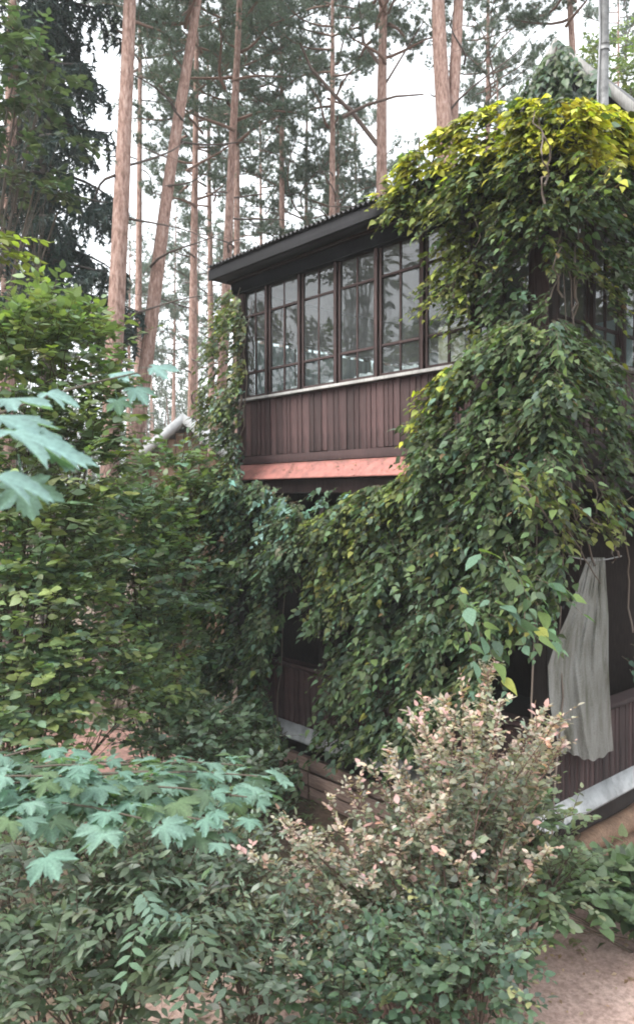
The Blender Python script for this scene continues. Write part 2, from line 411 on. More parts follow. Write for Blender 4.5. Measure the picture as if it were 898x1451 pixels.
# windows
PANE_CACHE = {}
def window(side, q0, q1, z0, z1, rows=(.24, .76), cols=2):
    """one glazed sash: frame with muntins and single panes as children"""
    wd = q1 - q0; fw = .032
    def put(b, a, c, dep=(0.015, .06)):
        (qa, za), (qb, zb) = a, c
        if side == 'L': b.bbox((dep[0], qa, za), (dep[1], qb, zb), .005)
        elif side == 'E': b.bbox((qa, LY - dep[1], za), (qb, LY - dep[0], zb), .005)
        else: b.bbox((qa, dep[0], za), (qb, dep[1], zb), .005)
    f = MB()
    put(f, (q0, z0), (q0 + fw, z1)); put(f, (q1 - fw, z0), (q1, z1))
    put(f, (q0 + fw + .0005, z0), (q1 - fw - .0005, z0 + fw + .015)); put(f, (q0 + fw + .0005, z1 - fw), (q1 - fw - .0005, z1))
    fo = f.build('window', M_frame, house)
    zs = [z0 + fw + .015] + [z0 + (z1 - z0) * r for r in rows] + [z1 - fw]
    qs = [q0 + fw + (wd - 2 * fw) * i / cols for i in range(cols + 1)]
    for z in zs[1:-1]:
        b = MB(); put(b, (q0 + fw + .0005, z - .017), (q1 - fw - .0005, z + .017), (.02, .055)); b.build('muntin', M_frame, fo)
    for q in qs[1:-1]:
        b = MB(); put(b, (q - .014, z0 + fw + .0155), (q + .014, z1 - fw - .0005), (.024, .051)); b.build('muntin', M_frame, fo)
    for i in range(cols):
        for j in range(len(zs) - 1):
            b = MB(); qa, qb, za, zb = qs[i] + .003, qs[i + 1] - .003, zs[j] + .003, zs[j + 1] - .003
            d = .036 + random.uniform(-.003, .003); tl_ = random.uniform(-.004, .004); t2 = random.uniform(-.004, .004)
            if side == 'L': V = [(d, qa, za), (d + tl_, qb, za), (d + tl_ + t2, qb, zb), (d + t2, qa, zb)]
            elif side == 'E': V = [(qa, LY - d, za), (qb, LY - d + tl_, za), (qb, LY - d + tl_ + t2, zb), (qa, LY - d + t2, zb)]
            else: V = [(qa, d, za), (qb, d + tl_, za), (qb, d + tl_ + t2, zb), (qa, d + t2, zb)]
            b.add(V, [(0, 1, 2, 3)]); b.build('pane', M_glass, fo)
PITCHW = .67
for k in range(7):
    a = LY - PITCHW * (k + 1); b_ = LY - PITCHW * k
    window('L', a + .028, b_ - .028 - (.115 if k == 0 else 0), Z_SILL + .03, Z_WT + .02)
    part('mullion', M_frame, house, lambda b: b.bbox((-.02, a - .026, Z_SILL + .029), (.07, a + .026, Z_WT + .02), .008))
for k in range(5):
    a = .17 + .64 * k
    window('R', a + .035, a + .64 - .035, Z_SILL + .03, Z_WT + .02)
    part('mullion', M_frame, house, lambda b: b.bbox((a + .607, -.02, Z_SILL + .029), (a + .673, .07, Z_WT + .02), .008))
part('end_wall_head', M_inner, house, lambda b: b.box((.14, LY - .075, 6.08), (WX, LY - .01, Z_WT + .06)))
for k in range(4):
    a = .20 + .78 * k
    window('E', a + .035, a + .78 - .035, Z_SILL + .03, 6.075, rows=(.5,))
    part('net_curtain', M_pale, house, lambda b: b.add([(a + .05 + .68 * i / 24, LY - .12 - .02 * math.sin(i * 1.6), z) for z in (Z_SILL + .05, 5.98) for i in range(25)], [(i, i + 1, i + 26, i + 25) for i in range(24)]), True)  # daylight at the end windows put into the pale curtain colour
    part('mullion', M_frame, house, lambda b: b.bbox((a + .747, LY - .07, Z_SILL + .029), (a + .813, LY + .02, 6.075), .008))
# interior of the veranda
part('upper_floor', M_dark, house, lambda b: b.box((.0, .0, 4.035), (WX, LY - .005, 4.20)))
part('lower_floor', M_dark, house, lambda b: b.box((.02, .02, .80), (WX, LY - .02, .90)))
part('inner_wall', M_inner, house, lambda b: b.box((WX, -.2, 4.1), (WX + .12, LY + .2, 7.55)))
part('inner_wall', M_dark, house, lambda b: b.box((WX, -.2, .0), (WX + .12, LY + .2, 4.098)))  # shade of the lower veranda put into a darker wall colour
part('upper_ceiling', M_inner, house, lambda b: b.box((.12, .12, Z_WT + .06), (WX - .002, LY - .12, Z_WT + .085)))
for y in (.55, 2.0, 3.4):       # room window sashes behind the veranda, their daylight painted as pale blue
    for dy in (0, .52):
        part('inner_sash', M_pale, house, lambda b: b.bbox((WX - .04, y + dy, 4.95), (WX - .002, y + dy + .48, 6.15)))
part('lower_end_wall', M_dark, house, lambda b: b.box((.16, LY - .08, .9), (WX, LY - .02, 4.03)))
# lower veranda wall
wl2 = part('lower_wall', M_dark, house, lambda b: b.box((.006, .05, Z_BAND1 - .1), (.09, LY, Z_RAIL - .06)))
planks(wl2, 'L', .12, LY - .10, Z_BAND1 - .02, Z_RAIL - .058, M_plank)
wr2 = part('lower_wall', M_dark, house, lambda b: b.box((.09, .006, Z_BAND1 - .1), (WX, .09, Z_RAIL - .06)))
planks(wr2, 'R', .12, WX, Z_BAND1 - .02, Z_RAIL - .058, M_plank)
part('hand_rail', M_plank, house, lambda b: b.bbox((-.05, .14, Z_RAIL - .06), (.14, LY - .14, Z_RAIL), .01))
part('hand_rail', M_plank, house, lambda b: b.bbox((.16, -.05, Z_RAIL - .06), (WX, .14, Z_RAIL), .01))
def drip(side, lo, hi):
    V = []
    pr = [(-.024, Z_BAND1), (-.10, Z_BAND0 + .02), (-.102, Z_BAND0), (-.02, Z_BAND1 - .035)]
    for y in (lo, hi):
        for (o_, z) in pr: V.append((o_, y, z) if side == 'L' else (y, o_, z))
    F = [[i, (i + 1) % 4, 4 + (i + 1) % 4, 4 + i] for i in range(4)] + [[3, 2, 1, 0], [4, 5, 6, 7]]
    MB().add(V, F).build('drip_board', M_white, house)
drip('L', -.14, 1.6); drip('L', 1.605, 3.2); drip('L', 3.205, LY); drip('R', -.14, 1.2); drip('R', 1.205, WX)
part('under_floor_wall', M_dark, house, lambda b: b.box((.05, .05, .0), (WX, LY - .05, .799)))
for z in (.02, .20, .38):
    for (y0, y1) in ((.0, 1.6), (1.61, 3.3), (3.31, LY)):
        part('plinth_board', M_plinth, house, lambda b: b.bbox((-.03 + random.uniform(-.01, .01), y0, z), (.04, y1, z + .165), .008))
for z, r_ in ((.13, .11), (.36, .115)):
    b = MB(); b.tube([(-.12 + .36 * i, .0 + .012 * math.sin(i * 1.7 + z * 9), z + .008 * math.sin(i * 2.3)) for i in range(11)], [r_ + .006 * math.sin(i * 1.3) for i in range(11)], 14)
    b.build('foundation_log', M_log, house, True)
# veranda roof: sheets of corrugated iron, ridges running up the slope
def corrugated(name, y0, y1, x0, x1, zf, parent, m, pitch=.076, amp=.017, nx=5, lift=0):
    ny = int((y1 - y0) / pitch * 8); ys = np.linspace(y0, y1, ny + 1); xs = np.linspace(x0, x1, nx)
    X, Y = np.meshgrid(xs, ys, indexing='ij'); Z = zf(X) + amp * np.cos(2 * math.pi * Y / pitch) + lift
    n2 = len(ys); i = np.arange(nx - 1)[:, None] * n2 + np.arange(n2 - 1)[None]
    F = np.stack([i, i + n2, i + n2 + 1, i + 1], -1).reshape(-1, 4)
    V = np.stack([X, Y, Z], -1).reshape(-1, 3)
    b = MB(); b.add(V, F); b.add(V - (0, 0, .004), F[:, ::-1]); return b.build(name, m, parent, True)
zr = lambda x: Z_EAVE + (x + .37) * SLOPE
deck = part('roof_deck', M_black, house, lambda b: b.add(
    [(-.32, -.33, zr(-.32) - .05), (-.32, LY + .2, zr(-.32) - .05), (4.15, LY + .2, zr(4.15) - .05), (4.15, -.33, zr(4.15) - .05),
     (-.32, -.33, zr(-.32) - .02), (-.32, LY + .2, zr(-.32) - .02), (4.15, LY + .2, zr(4.15) - .02), (4.15, -.33, zr(4.15) - .02)],
    [(0,1,2,3),(7,6,5,4),(0,4,5,1),(1,5,6,2),(2,6,7,3),(3,7,4,0)]))
yy = -.36
for k in range(5):
    e = yy + 1.14; corrugated('roof_sheet', yy, min(e, LY + .24), -.37, 4.16, zr, deck, M_roof, lift=.003 * (k % 2)); yy = e - .076
part('fascia', M_black, house, lambda b: b.bbox((-.335, -.34, Z_EAVE - .17), (-.305, LY + .21, Z_EAVE - .035), .004))
part('soffit', M_black, house, lambda b: b.box((-.30, -.30, Z_EAVE - .17), (.02, LY + .18, Z_EAVE - .15)))
part('frieze', M_black, house, lambda b: b.bbox((-.06, -.05, Z_WT - .01), (.03, LY + .06, Z_EAVE - .172), .006))
part('frieze_moulding', M_frame, house, lambda b: b.bbox((-.12, -.1, Z_EAVE - .205), (-.062, LY + .08, Z_EAVE - .173), .006))
part('rake_board', M_black, house, lambda b: b.add(
    [(-.33, -.345, zr(-.33) - .18), (4.1, -.345, zr(4.1) - .18), (4.1, -.345, zr(4.1) - .022), (-.33, -.345, zr(-.33) - .022),
     (-.33, -.32, zr(-.33) - .18), (4.1, -.32, zr(4.1) - .18), (4.1, -.32, zr(4.1) - .022), (-.33, -.32, zr(-.33) - .022)],
    [(0,1,2,3),(7,6,5,4),(0,4,5,1),(1,5,6,2),(2,6,7,3),(3,7,4,0)]))
part('side_wall_head', M_dark, house, lambda b: b.add(
    [(.0, .02, Z_WT + .03), (WX, .02, Z_WT + .03), (WX, .02, zr(WX) - .06), (.0, .02, zr(.0) - .06), (.0, .09, Z_WT + .03), (WX, .09, Z_WT + .03), (WX, .09, zr(WX) - .06), (.0, .09, zr(.0) - .06)],
    [(0,1,2,3),(7,6,5,4),(0,4,5,1),(1,5,6,2),(2,6,7,3),(3,7,4,0)]))
part('side_wall_head', M_dark, house, lambda b: b.add(
    [(.0, LY - .09, Z_WT + .03), (WX, LY - .09, Z_WT + .03), (WX, LY - .09, zr(WX) - .06), (.0, LY - .09, zr(.0) - .06), (.0, LY - .02, Z_WT + .03), (WX, LY - .02, Z_WT + .03), (WX, LY - .02, zr(WX) - .06), (.0, LY - .02, zr(.0) - .06)],
    [(0,1,2,3),(7,6,5,4),(0,4,5,1),(1,5,6,2),(2,6,7,3),(3,7,4,0)]))
# main block and attic gable behind the veranda
GX, GY, GZ, PIT = 4.17, 2.415, 10.72, 1.18
part('main_wall', M_dark, house, lambda b: b.box((WX + .13, -.25, 0), (9.0, 5.1, 7.6)))
mw = [o for o in house.children if o.name.startswith('main_wall')][0]; pm = MB().bbox((.004, -.022, .02), (.146, 0, 7.58), .005).mesh('plank', M_dark)
for k in range(36):
    o = obj('plank', pm, mw); o.location = (WX + .15 + .15 * k, -.251 + random.uniform(-.003, .003), 0)
EZ = GZ - 2.9 * PIT
gw = part('gable_wall', M_black, house, lambda b: b.add(
    [(GX + .3, GY - 2.6, GZ - 2.6 * PIT - .1), (GX + .3, GY + 2.6, GZ - 2.6 * PIT - .1), (GX + .3, GY, GZ - .1), (9, GY - 2.6, GZ - 2.6 * PIT - .1), (9, GY + 2.6, GZ - 2.6 * PIT - .1), (9, GY, GZ - .1)],
    [(0, 2, 1, 1), (3, 4, 5, 5), (0, 3, 5, 2), (1, 2, 5, 4), (0, 1, 4, 3)]))
q = GY - 2.5
while q < GY + 2.5:
    top = GZ - max(abs(q - GY), abs(q + .13 - GY)) * PIT - .12
    if top > 7.9:
        b = MB().bbox((GX + .272, q + .004, 7.7), (GX + .298, q + .126, top), .005); b.build('plank', M_black, gw)
    q += .13
for sg in (-1, 1):
    V = []
    for x in (GX - .02, 9.2):
        for (d, z) in ((0, 0), (2.9, -2.9 * PIT), (2.9, -2.9 * PIT - .07), (0, -.07)):
            V.append((x, GY + sg * (d + .0), GZ + z))
    MB().add(V, [(0,1,5,4),(1,2,6,5),(2,3,7,6),(0,3,2,1),(4,5,6,7)]).build('gable_roof', M_roof, house)
    V = []
    for x in (GX - .05, GX - .022):
        for (d, z) in ((0, .02), (2.92, -2.92 * PIT + .02), (2.92, -2.92 * PIT - .19), (0, -.19)):
            V.append((x, GY + sg * (d + .003), GZ + z))
    MB().add(V, [(0,1,2,3),(4,7,6,5),(0,4,5,1),(1,5,6,2),(2,6,7,3)]).build('barge_board', M_grey, house)

# pipe mast above the roof, cable, curtain, things behind the panes
pp = at(855, 160, 9.3)
mast = thing('pipe_mast', 'tall grey metal mast rising from the veranda roof before the gable', 'pole', (pp[0], pp[1], 7.3))
MB().tube([(0, 0, 0), (.0, 0, 1.6), (.01, 0, 4.6)], [.055, .055, .052], 16).build('tube', M_steel, mast, True)
MB().tube([(0, 0, 1.95), (0, 0, 2.02)], [.068, .068], 16).build('clamp', M_steel, mast, True)
MB().tube([(0, 0, 1.2), (0, 0, 1.26)], [.066, .066], 16).build('clamp', M_steel, mast, True)
MB().tube([(-.075 + .012 * math.sin(i * 1.3), -.03, .3 + .3 * i) for i in range(15)], .011, 6).build('cable', M_cable, mast, True)

rows_ = [(790, 832, 857), (830, 818, 859), (870, 805, 862), (910, 787, 862), (945, 776, 862), (990, 778, 864), (1030, 783, 866), (1075, 794, 869)]
ry = np.array([r[0] for r in rows_], float)
nr, nc = 60, 56
V = []
for i in range(nr):
    v = i / (nr - 1); y = 790 + v * 285
    xl = np.interp(y, ry, [r[1] for r in rows_]); xr = np.interp(y, ry, [r[2] for r in rows_])
    for j in range(nc):
        u = j / (nc - 1)
        yb = y + v ** 4 * (-9 * math.cos(u * 5) - 10 * u + 1.5 * math.sin(u * 33))
        fold = (.010 + .022 * v) * (.6 + .4 * math.sin(v * 5 + u * 9)) * math.sin(u * 21 + 1.3 * math.sin(v * 3) + 1.2 + 2 * u * u) + .03 * math.sin(u * 8 + v * 3) * v + .006 * abs(math.sin(u * 31 + v * 7 + 2 * math.sin(v * 6))) + .005 * math.sin(u * 60 - v * 13)
        V.append(facade(xl + (xr - xl) * u, yb, 'R', .13 + fold))
F = [[i * nc + j, i * nc + j + 1, (i + 1) * nc + j + 1, (i + 1) * nc + j] for i in range(nr - 1) for j in range(nc - 1)]
cp = facade(850, 930, 'R', .13)
tag(MB().add(V, F).build('curtain', M_cloth, None, True, origin=cp), 'grimy pale curtain hanging in folds in the open lower veranda corner', 'curtain').location = cp
ro = MB().tube(facade(np.linspace(806, 880, 9), 788 - 6 * np.sin(np.linspace(0, 3.14, 9)) * -1, 'R', .13), .007, 6)
ro.build('cord', M_cable, [o for o in bpy.data.objects if o.name == 'curtain'][0], True, origin=cp)
def lump(name, y, x, ln, ht, label):
    n, k = 26, 12; V = []
    for i in range(n + 1):
        for j in range(k):
            u = i / n; th = 2 * math.pi * j / k
            r = (math.sin(math.pi * min(max(u, .02), .98)) ** .45) * (1 + .18 * math.sin(u * 17 + th * 2) + .12 * math.sin(u * 31 + 3 * th))
            V.append((.10 * r * math.cos(th), ln * (u - .5), ht * .5 + ht * .5 * r * math.sin(th)))
    F = [[i * k + j, i * k + (j + 1) % k, (i + 1) * k + (j + 1) % k, (i + 1) * k + j] for i in range(n) for j in range(k)]
    o = MB().add(V, F).build(name, M_linen, None, True); o.location = h2w(np.array([x, y, 5.165])); o.rotation_euler = (0, 0, HA)
    return tag(o, label, 'cloth', 'white bundles on the inner window sill')
lump('cloth_bundle', 1.85, .20, .46, .12, 'long white cloth bundle on the sill behind the fourth window from the left')
lump('cloth_bundle', 2.52, .19, .34, .11, 'rounded white bundle on the sill behind the pane left of the tall centre post')
lump('cloth_bundle', 3.05, .20, .30, .10, 'short white bundle on the sill behind the third window from the left')
lump('cloth_bundle', 3.78, .20, .16, .10, 'small white bundle on the sill behind the second window from the left')
b = MB().bbox((.075, 1.00, 5.17), (.085, 1.34, 5.60), .002); o = b.build('paper_card', M_paper)
o.location = HC; o.rotation_euler = (0, 0, HA); tag(o, 'cream patterned card propped behind the window beside the vine', 'card')
b = MB().box((.15, .25, 5.12), (.75, 4.6, 5.16)); 
b.build('inner_shelf', M_inner, house)

# ------------------------------------------------------------------ leaves
def T_ovate(wd=.62, curl=.12, fold=.06):
    L = [(.0, 0), (.20, .16), (.31, .38), (.22, .70), (0, 1)]
    V = [(0, 0, 0), (0, .2, 0), (0, .42, 0), (0, .72, -curl * .45), (0, 1, -curl)]
    k = wd / .62
    for sg in (-1, 1):
        for (x, y) in L[1:4]: V.append((sg * x * k, y, fold * x / .3 - curl * y * y - .02))
    F = []
    for o, fl in ((5, 0), (8, 1)):
        T = [(0, 1, o), (1, 2, o + 1), (1, o + 1, o), (2, 3, o + 2), (2, o + 2, o + 1), (3, 4, o + 2)]
        F += [t[::-1] if fl else t for t in T]
    return np.array(V, float), np.array(F)
def T_simple(wd=.55, curl=.15):
    V = [(0, 0, 0), (-wd / 2, .42, .05), (0, 1, -curl), (wd / 2, .42, .05), (0, .5, -.02)]
    return np.array(V, float), np.array([(0, 4, 1), (1, 4, 2), (0, 3, 4), (3, 2, 4)])
def T_heart():
    out = [(0, .02), (.20, -.10), (.36, .02), (.40, .24), (.32, .50), (.17, .78)]
    V = [(0, 0, 0), (0, .35, -.02), (0, 1, -.16)]; F = []
    for sg in (-1, 1):
        o = len(V)
        for (x, y) in out[1:]: V.append((sg * x, y, .10 * x - .14 * max(y, 0) ** 2 + .015))
        T = [(0, 1, o), (1, o + 1, o), (1, o + 2, o + 1), (1, o + 3, o + 2), (1, o + 4, o + 3), (1, 2, o + 4)]
        F += [t[::-1] if sg > 0 else t for t in T]
    return np.array(V, float), np.array(F)
def T_vine():
    out = [(.10, -.03), (.27, .06), (.34, .26), (.27, .52), (.13, .80)]
    V = [(0, .0, 0), (0, .32, -.02), (0, .66, -.10), (0, 1.06, -.30)]; F = []
    for sg in (-1, 1):
        o = len(V)
        for (x, y) in out: V.append((sg * x * (1.06 if sg > 0 else .94), y, .16 * x - .24 * max(y, 0) ** 2 + .01))
        T = [(0, 1, o), (1, o + 1, o), (1, o + 2, o + 1), (1, 2, o + 2), (2, o + 3, o + 2), (2, o + 4, o + 3), (2, 3, o + 4)]
        F += [t[::-1] if sg > 0 else t for t in T]
    return np.array(V, float), np.array(F)
def T_palmate(n=5):
    V0, F0 = T_ovate(.5, .18, .05); Vs = []; Fs = []
    for k in range(n):
        a = (k - (n - 1) / 2) * R(48); s = 1 - .13 * abs(k - (n - 1) / 2)
        v = V0 * s * .62; v = v + (0, .06, 0)
        c, sn = math.cos(a), math.sin(a)
        v = np.stack([v[:, 0] * c + v[:, 1] * sn, -v[:, 0] * sn + v[:, 1] * c, v[:, 2] - .03 * abs(k - 2)], 1)
        Vs.append(v + (0, .32, 0)); Fs.append(F0 + k * len(V0))
    return np.concatenate(Vs), np.concatenate(Fs)
def T_maple(seed=0):
    """five-lobed toothed leaf, petiole at the origin, vein folds"""
    q = np.random.default_rng(seed)
    half = [(0, 1.0), (7, .86), (11, .90), (15, .70), (21, .72), (27, .47), (33, .66), (39, .70), (46, .90), (51, .78), (57, .80), (63, .62), (72, .62), (80, .38),
            (92, .48), (104, .55), (112, .44), (122, .42), (140, .22)]
    pts = [(-a, r) for a, r in half[:0:-1]] + half
    V = [(0, .0, 0)]; lob = np.array([-104, -48, 0, 48, 104])
    for a, r in pts:
        r *= 1 + q.uniform(-.05, .05); th = R(a)
        d = np.abs(lob - a).min()
        V.append((r * math.sin(th), .26 + r * .74 * math.cos(th), .0022 * d * r - .26 * r * r * (1 + .5 * math.sin(th * 2.3 + seed)) + .05 * math.sin(th * 5 + seed * 2) * r))
    V[0] = (0, .26, 0)
    n = len(pts); F = [(0, i + 1, i) for i in range(1, n)]
    o = len(V); V += [(-.012, -.35, -.02), (.012, -.35, -.02), (.012, .27, -.004), (-.012, .27, -.004)]
    F += [(o, o + 1, o + 2), (o, o + 2, o + 3)]
    global MAPLE_TINT
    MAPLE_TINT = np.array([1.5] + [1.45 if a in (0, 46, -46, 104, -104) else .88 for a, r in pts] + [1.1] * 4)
    return np.array(V, float), np.array(F)
TP = {'ovate': T_ovate(), 'narrow': T_ovate(.40, .16), 'simple': T_simple(), 'heart': T_heart(), 'vine': T_vine(), 'palmate': T_palmate(), 'maple': T_maple(1), 'maple2': T_maple(5)}

def unit(a): return a / (np.linalg.norm(a, axis=-1, keepdims=True) + 1e-9)
def frames(tip, nor):
    y = unit(tip); x = unit(np.cross(y, nor)); z = np.cross(x, y); return x, y, z
def scatter(b, tmpl, L):
    """L: dict pos tip nor size col -> adds all leaves to the mesh builder"""
    V0, F0 = TP[tmpl]; N = len(L['pos'])
    if N == 0: return
    x, y, z = frames(L['tip'], L['nor'])
    V = L['pos'][:, None] + L['size'][:, None, None] * (V0[None, :, 0:1] * x[:, None] + V0[None, :, 1:2] * y[:, None] + V0[None, :, 2:3] * z[:, None])
    F = (F0[None] + (np.arange(N) * len(V0))[:, None, None]).reshape(-1, 3)
    b.add(V.reshape(-1, 3), F, np.repeat(L['col'], len(V0), 0))
def take(L, m): return {k: v[m] for k, v in L.items()}
def cat(Ls): return {k: np.concatenate([l[k] for l in Ls]) for k in Ls[0]}
def pick_front(L, n):
    """the n leaves that show largest: nearest in each small cell of the view"""
    px, py, d = project(L['pos'] + L['tip'] * (L['size'] * .4)[:, None])
    inside = (px > -5) & (px < 903) & (py > -5) & (py < 1456)
    cell = (px // 9).astype(int) * 1000 + (py // 9).astype(int)
    order = np.lexsort((d, cell)); first = np.ones(len(order), bool); first[1:] = cell[order][1:] != cell[order][:-1]
    cand = order[first]; cand = cand[inside[cand]]
    x, y, z = frames(L['tip'][cand], L['nor'][cand])
    vd = unit(L['pos'][cand] - np.array([0, 0, CAM_Z])); fac = .25 + np.abs((z * vd).sum(1))
    sc = L['size'][cand] / d[cand] * fac
    m = np.zeros(len(px), bool); m[cand[np.argsort(-sc)[:n]]] = True
    return m
def foliage(root, base, L, tmpl, m, n_parts=300, leafname='leaf'):
    if n_parts:
        k = pick_front(L, n_parts); P = take(L, k); L = take(L, ~k)
        V0, F0 = TP[tmpl]; nq = min(14, len(P['pos'])); meshes = []
        cc = P['col'][rng.choice(len(P['col']), nq, replace=False)] if nq else []
        for c in cc: meshes.append(MB().add(V0, F0, c).mesh(leafname, m, True))
        x, y, z = frames(P['tip'], P['nor'])
        for i in range(len(P['pos'])):
            j = int(np.argmin(((cc - P['col'][i]) ** 2).sum(1)))
            o = bpy.data.objects.new(leafname, meshes[j]); COL.objects.link(o); o.parent = root
            s = P['size'][i]; M = Matrix.Identity(4)
            for r_ in range(3): M[r_][0], M[r_][1], M[r_][2], M[r_][3] = x[i][r_] * s, y[i][r_] * s, z[i][r_] * s, P['pos'][i][r_] - base[r_]
            o.matrix_basis = M
    if len(L['pos']):
        b = MB(); scatter(b, tmpl, L); b.build('foliage', m, root, True, origin=base, kind='stuff')

def colours(n, pal, wts=None, var=.18, per=1):
    """n x 3 colours from a palette; per = leaves that share a pick"""
    pal = np.array(pal, float) ** .88; wts = None if wts is None else np.array(wts) / np.sum(wts)
    k = rng.choice(len(pal), (n + per - 1) // per, p=wts); c = np.repeat(pal[k], per, 0)[:n]
    return np.clip(c * (1 + var * rng.standard_normal((n, 1))) * (1 + .06 * rng.standard_normal((n, 3))), .004, .8)

def sprays(start, direc, nl, length, size, pal, wts=None, droop=.25, spread=.85, up=1.0, outw=.35, jit=.35, szvar=.25, var=.2):
    """leaves set left and right along short twigs. start, direc: (N,3)"""
    N = len(start); d = unit(direc); Ln = length * (1 + .35 * rng.standard_normal(N)).clip(.4, 1.8)
    side = unit(np.cross(d, np.array([0, 0, 1.0])) + .05 * rng.standard_normal((N, 3)))
    pos = []; tip = []; nor = []; sz = []; cl = []
    cbase = colours(N, pal, wts, .12)
    for i in range(nl):
        s = (i + .6) / nl
        p = start + d * (Ln * s)[:, None] + np.array([0, 0, -1.0]) * (droop * Ln * s * s)[:, None]
        sg = 1 if i % 2 else -1
        last = i == nl - 1
        tp = d * (.6 + .6 * last) + side * (sg * spread * (not last)) + np.array([0, 0, -droop]) + jit * .6 * rng.standard_normal((N, 3))
        pos.append(p); tip.append(tp)
        nor.append(np.array([0, 0, up]) + d * outw + jit * rng.standard_normal((N, 3)))
        sz.append(size * (1 + szvar * rng.standard_normal(N)).clip(.45, 1.7) * (1 - .35 * max(0, s - .6)))
        cl.append(np.clip(cbase * (1 + var * rng.standard_normal((N, 1))), .004, .8))
    L = dict(pos=np.concatenate(pos), tip=np.concatenate(tip), nor=np.concatenate(nor), size=np.concatenate(sz), col=np.concatenate(cl))
    P = np.stack([start, start + d * (Ln * .5)[:, None] + np.array([0, 0, -.25 * droop]) * Ln[:, None], start + d * Ln[:, None] + np.array([0, 0, -droop]) * Ln[:, None]], 1)
    return L, P
def twigs(b, P, r0, C):
    """three-sided tapered twigs, P (N,m,3)"""
    N, m_, _ = P.shape; d = unit(P[:, -1] - P[:, 0]); a = unit(np.cross(d, np.array([.3, .2, 1.0]))); c = np.cross(d, a)
    V = []
    for i in range(m_):
        r = r0 * (1 - .8 * i / (m_ - 1))
        for k in range(3):
            th = 2.094 * k; V.append(P[:, i] + r * (math.cos(th) * a + math.sin(th) * c))
    V = np.stack(V, 1); F = []
    for i in range(m_ - 1):
        for k in range(3): F.append([i * 3 + k, i * 3 + (k + 1) % 3, i * 3 + 3 + (k + 1) % 3, i * 3 + 3 + k])
    F = (np.array(F)[None] + (np.arange(N) * 3 * m_)[:, None, None]).reshape(-1, 4)
    b.add(V.reshape(-1, 3), F, C)

def curve_pts(a, b_, bend=.15, n=7):
    a = np.asarray(a, float); b_ = np.asarray(b_, float); t = np.linspace(0, 1, n)[:, None]
    mid = (a + b_) / 2 + np.array([*(rng.standard_normal(2) * bend), .12 * np.linalg.norm(b_ - a)])
    return (1 - t) ** 2 * a + 2 * t * (1 - t) * mid + t * t * b_

def lobe(px, py, D, rx, ry, rz): return (at(px, py, D), np.array([rx, ry, rz], float))
def bush(name, label, cat, base, lobes, n, size, pal, wts=None, tmpl='ovate', nl=9, length=.34, n_parts=300, mtl=None, droop=.25, stems=7,
         stem_r=.014, bark=(.07, .05, .035), upw=.5, group=None, shell=.5, zcol=None, clip=None, **kw):
    base = np.array([base[0], base[1], float(ground_height(base[0], base[1])) - .02])
    root = thing(name, label, cat, base, 0, group)
    vol = np.array([np.prod(l[1]) ** (2 / 3) for l in lobes]); cnt = rng.multinomial(n, vol / vol.sum())
    st = []; di = []
    for (c, r), k in zip(lobes, cnt):
        u = unit(rng.standard_normal((k, 3))); u[:, 2] = np.where(u[:, 2] < -.5, -u[:, 2], u[:, 2])
        rr = shell + (1 - shell) * rng.random(k) ** .6
        lump_ = 1 + .16 * np.sin(u[:, 0] * 5 + c[0] * 7) * np.cos(u[:, 2] * 6 + c[1])
        st.append(c + u * r * (rr * lump_)[:, None])
        hz = rng.standard_normal((k, 3)) * (1, 1, .3)
        di.append(unit(u * (1, 1, .6)) * .8 + hz * .45 + (0, 0, upw))
    st = np.concatenate(st); di = np.concatenate(di)
    ok = st[:, 2] > .12
    if clip is not None: ok &= clip(st)
    st, di = st[ok], di[ok]
    L, P = sprays(st, di, nl, length, size, pal, wts, droop=droop, **kw)
    if zcol is not None: L['col'] = zcol(L)
    foliage(root, base, L, tmpl, mtl or M_leaf, n_parts)
    tb = MB(); twigs(tb, P, .0045, bark)
    # limbs reaching the sprays from the stems
    for s_ in range(stems):
        c, r = lobes[s_ % len(lobes)]
        e = c + rng.standard_normal(3) * r * .35
        b0 = base + np.array([*(rng.standard_normal(2) * .12), 0])
        pts = curve_pts(b0, e, .07, 9)
        sb = MB().tube(pts, np.linspace(stem_r, stem_r * .35, 9), 7, bark); sb.build('stem', M_twig, root, True, origin=base)
        near = np.argsort(((st - e) ** 2).sum(1))[:30]
        for q in near[::2]:
            k = rng.integers(4, 8); pp_ = curve_pts(pts[k], st[q], .05, 4); twigs(tb, pp_[None], .006, bark)
    tb.build('twigs', M_twig, root, True, origin=base, kind='stuff')
    return root

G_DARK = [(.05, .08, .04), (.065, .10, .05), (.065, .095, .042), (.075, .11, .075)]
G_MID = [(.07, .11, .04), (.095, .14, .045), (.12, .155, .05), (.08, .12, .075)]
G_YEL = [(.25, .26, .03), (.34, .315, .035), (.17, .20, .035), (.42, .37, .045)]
SKY_TEAL = (.13, .24, .20)  # sky sheen on upturned leaves, put into the leaf colour

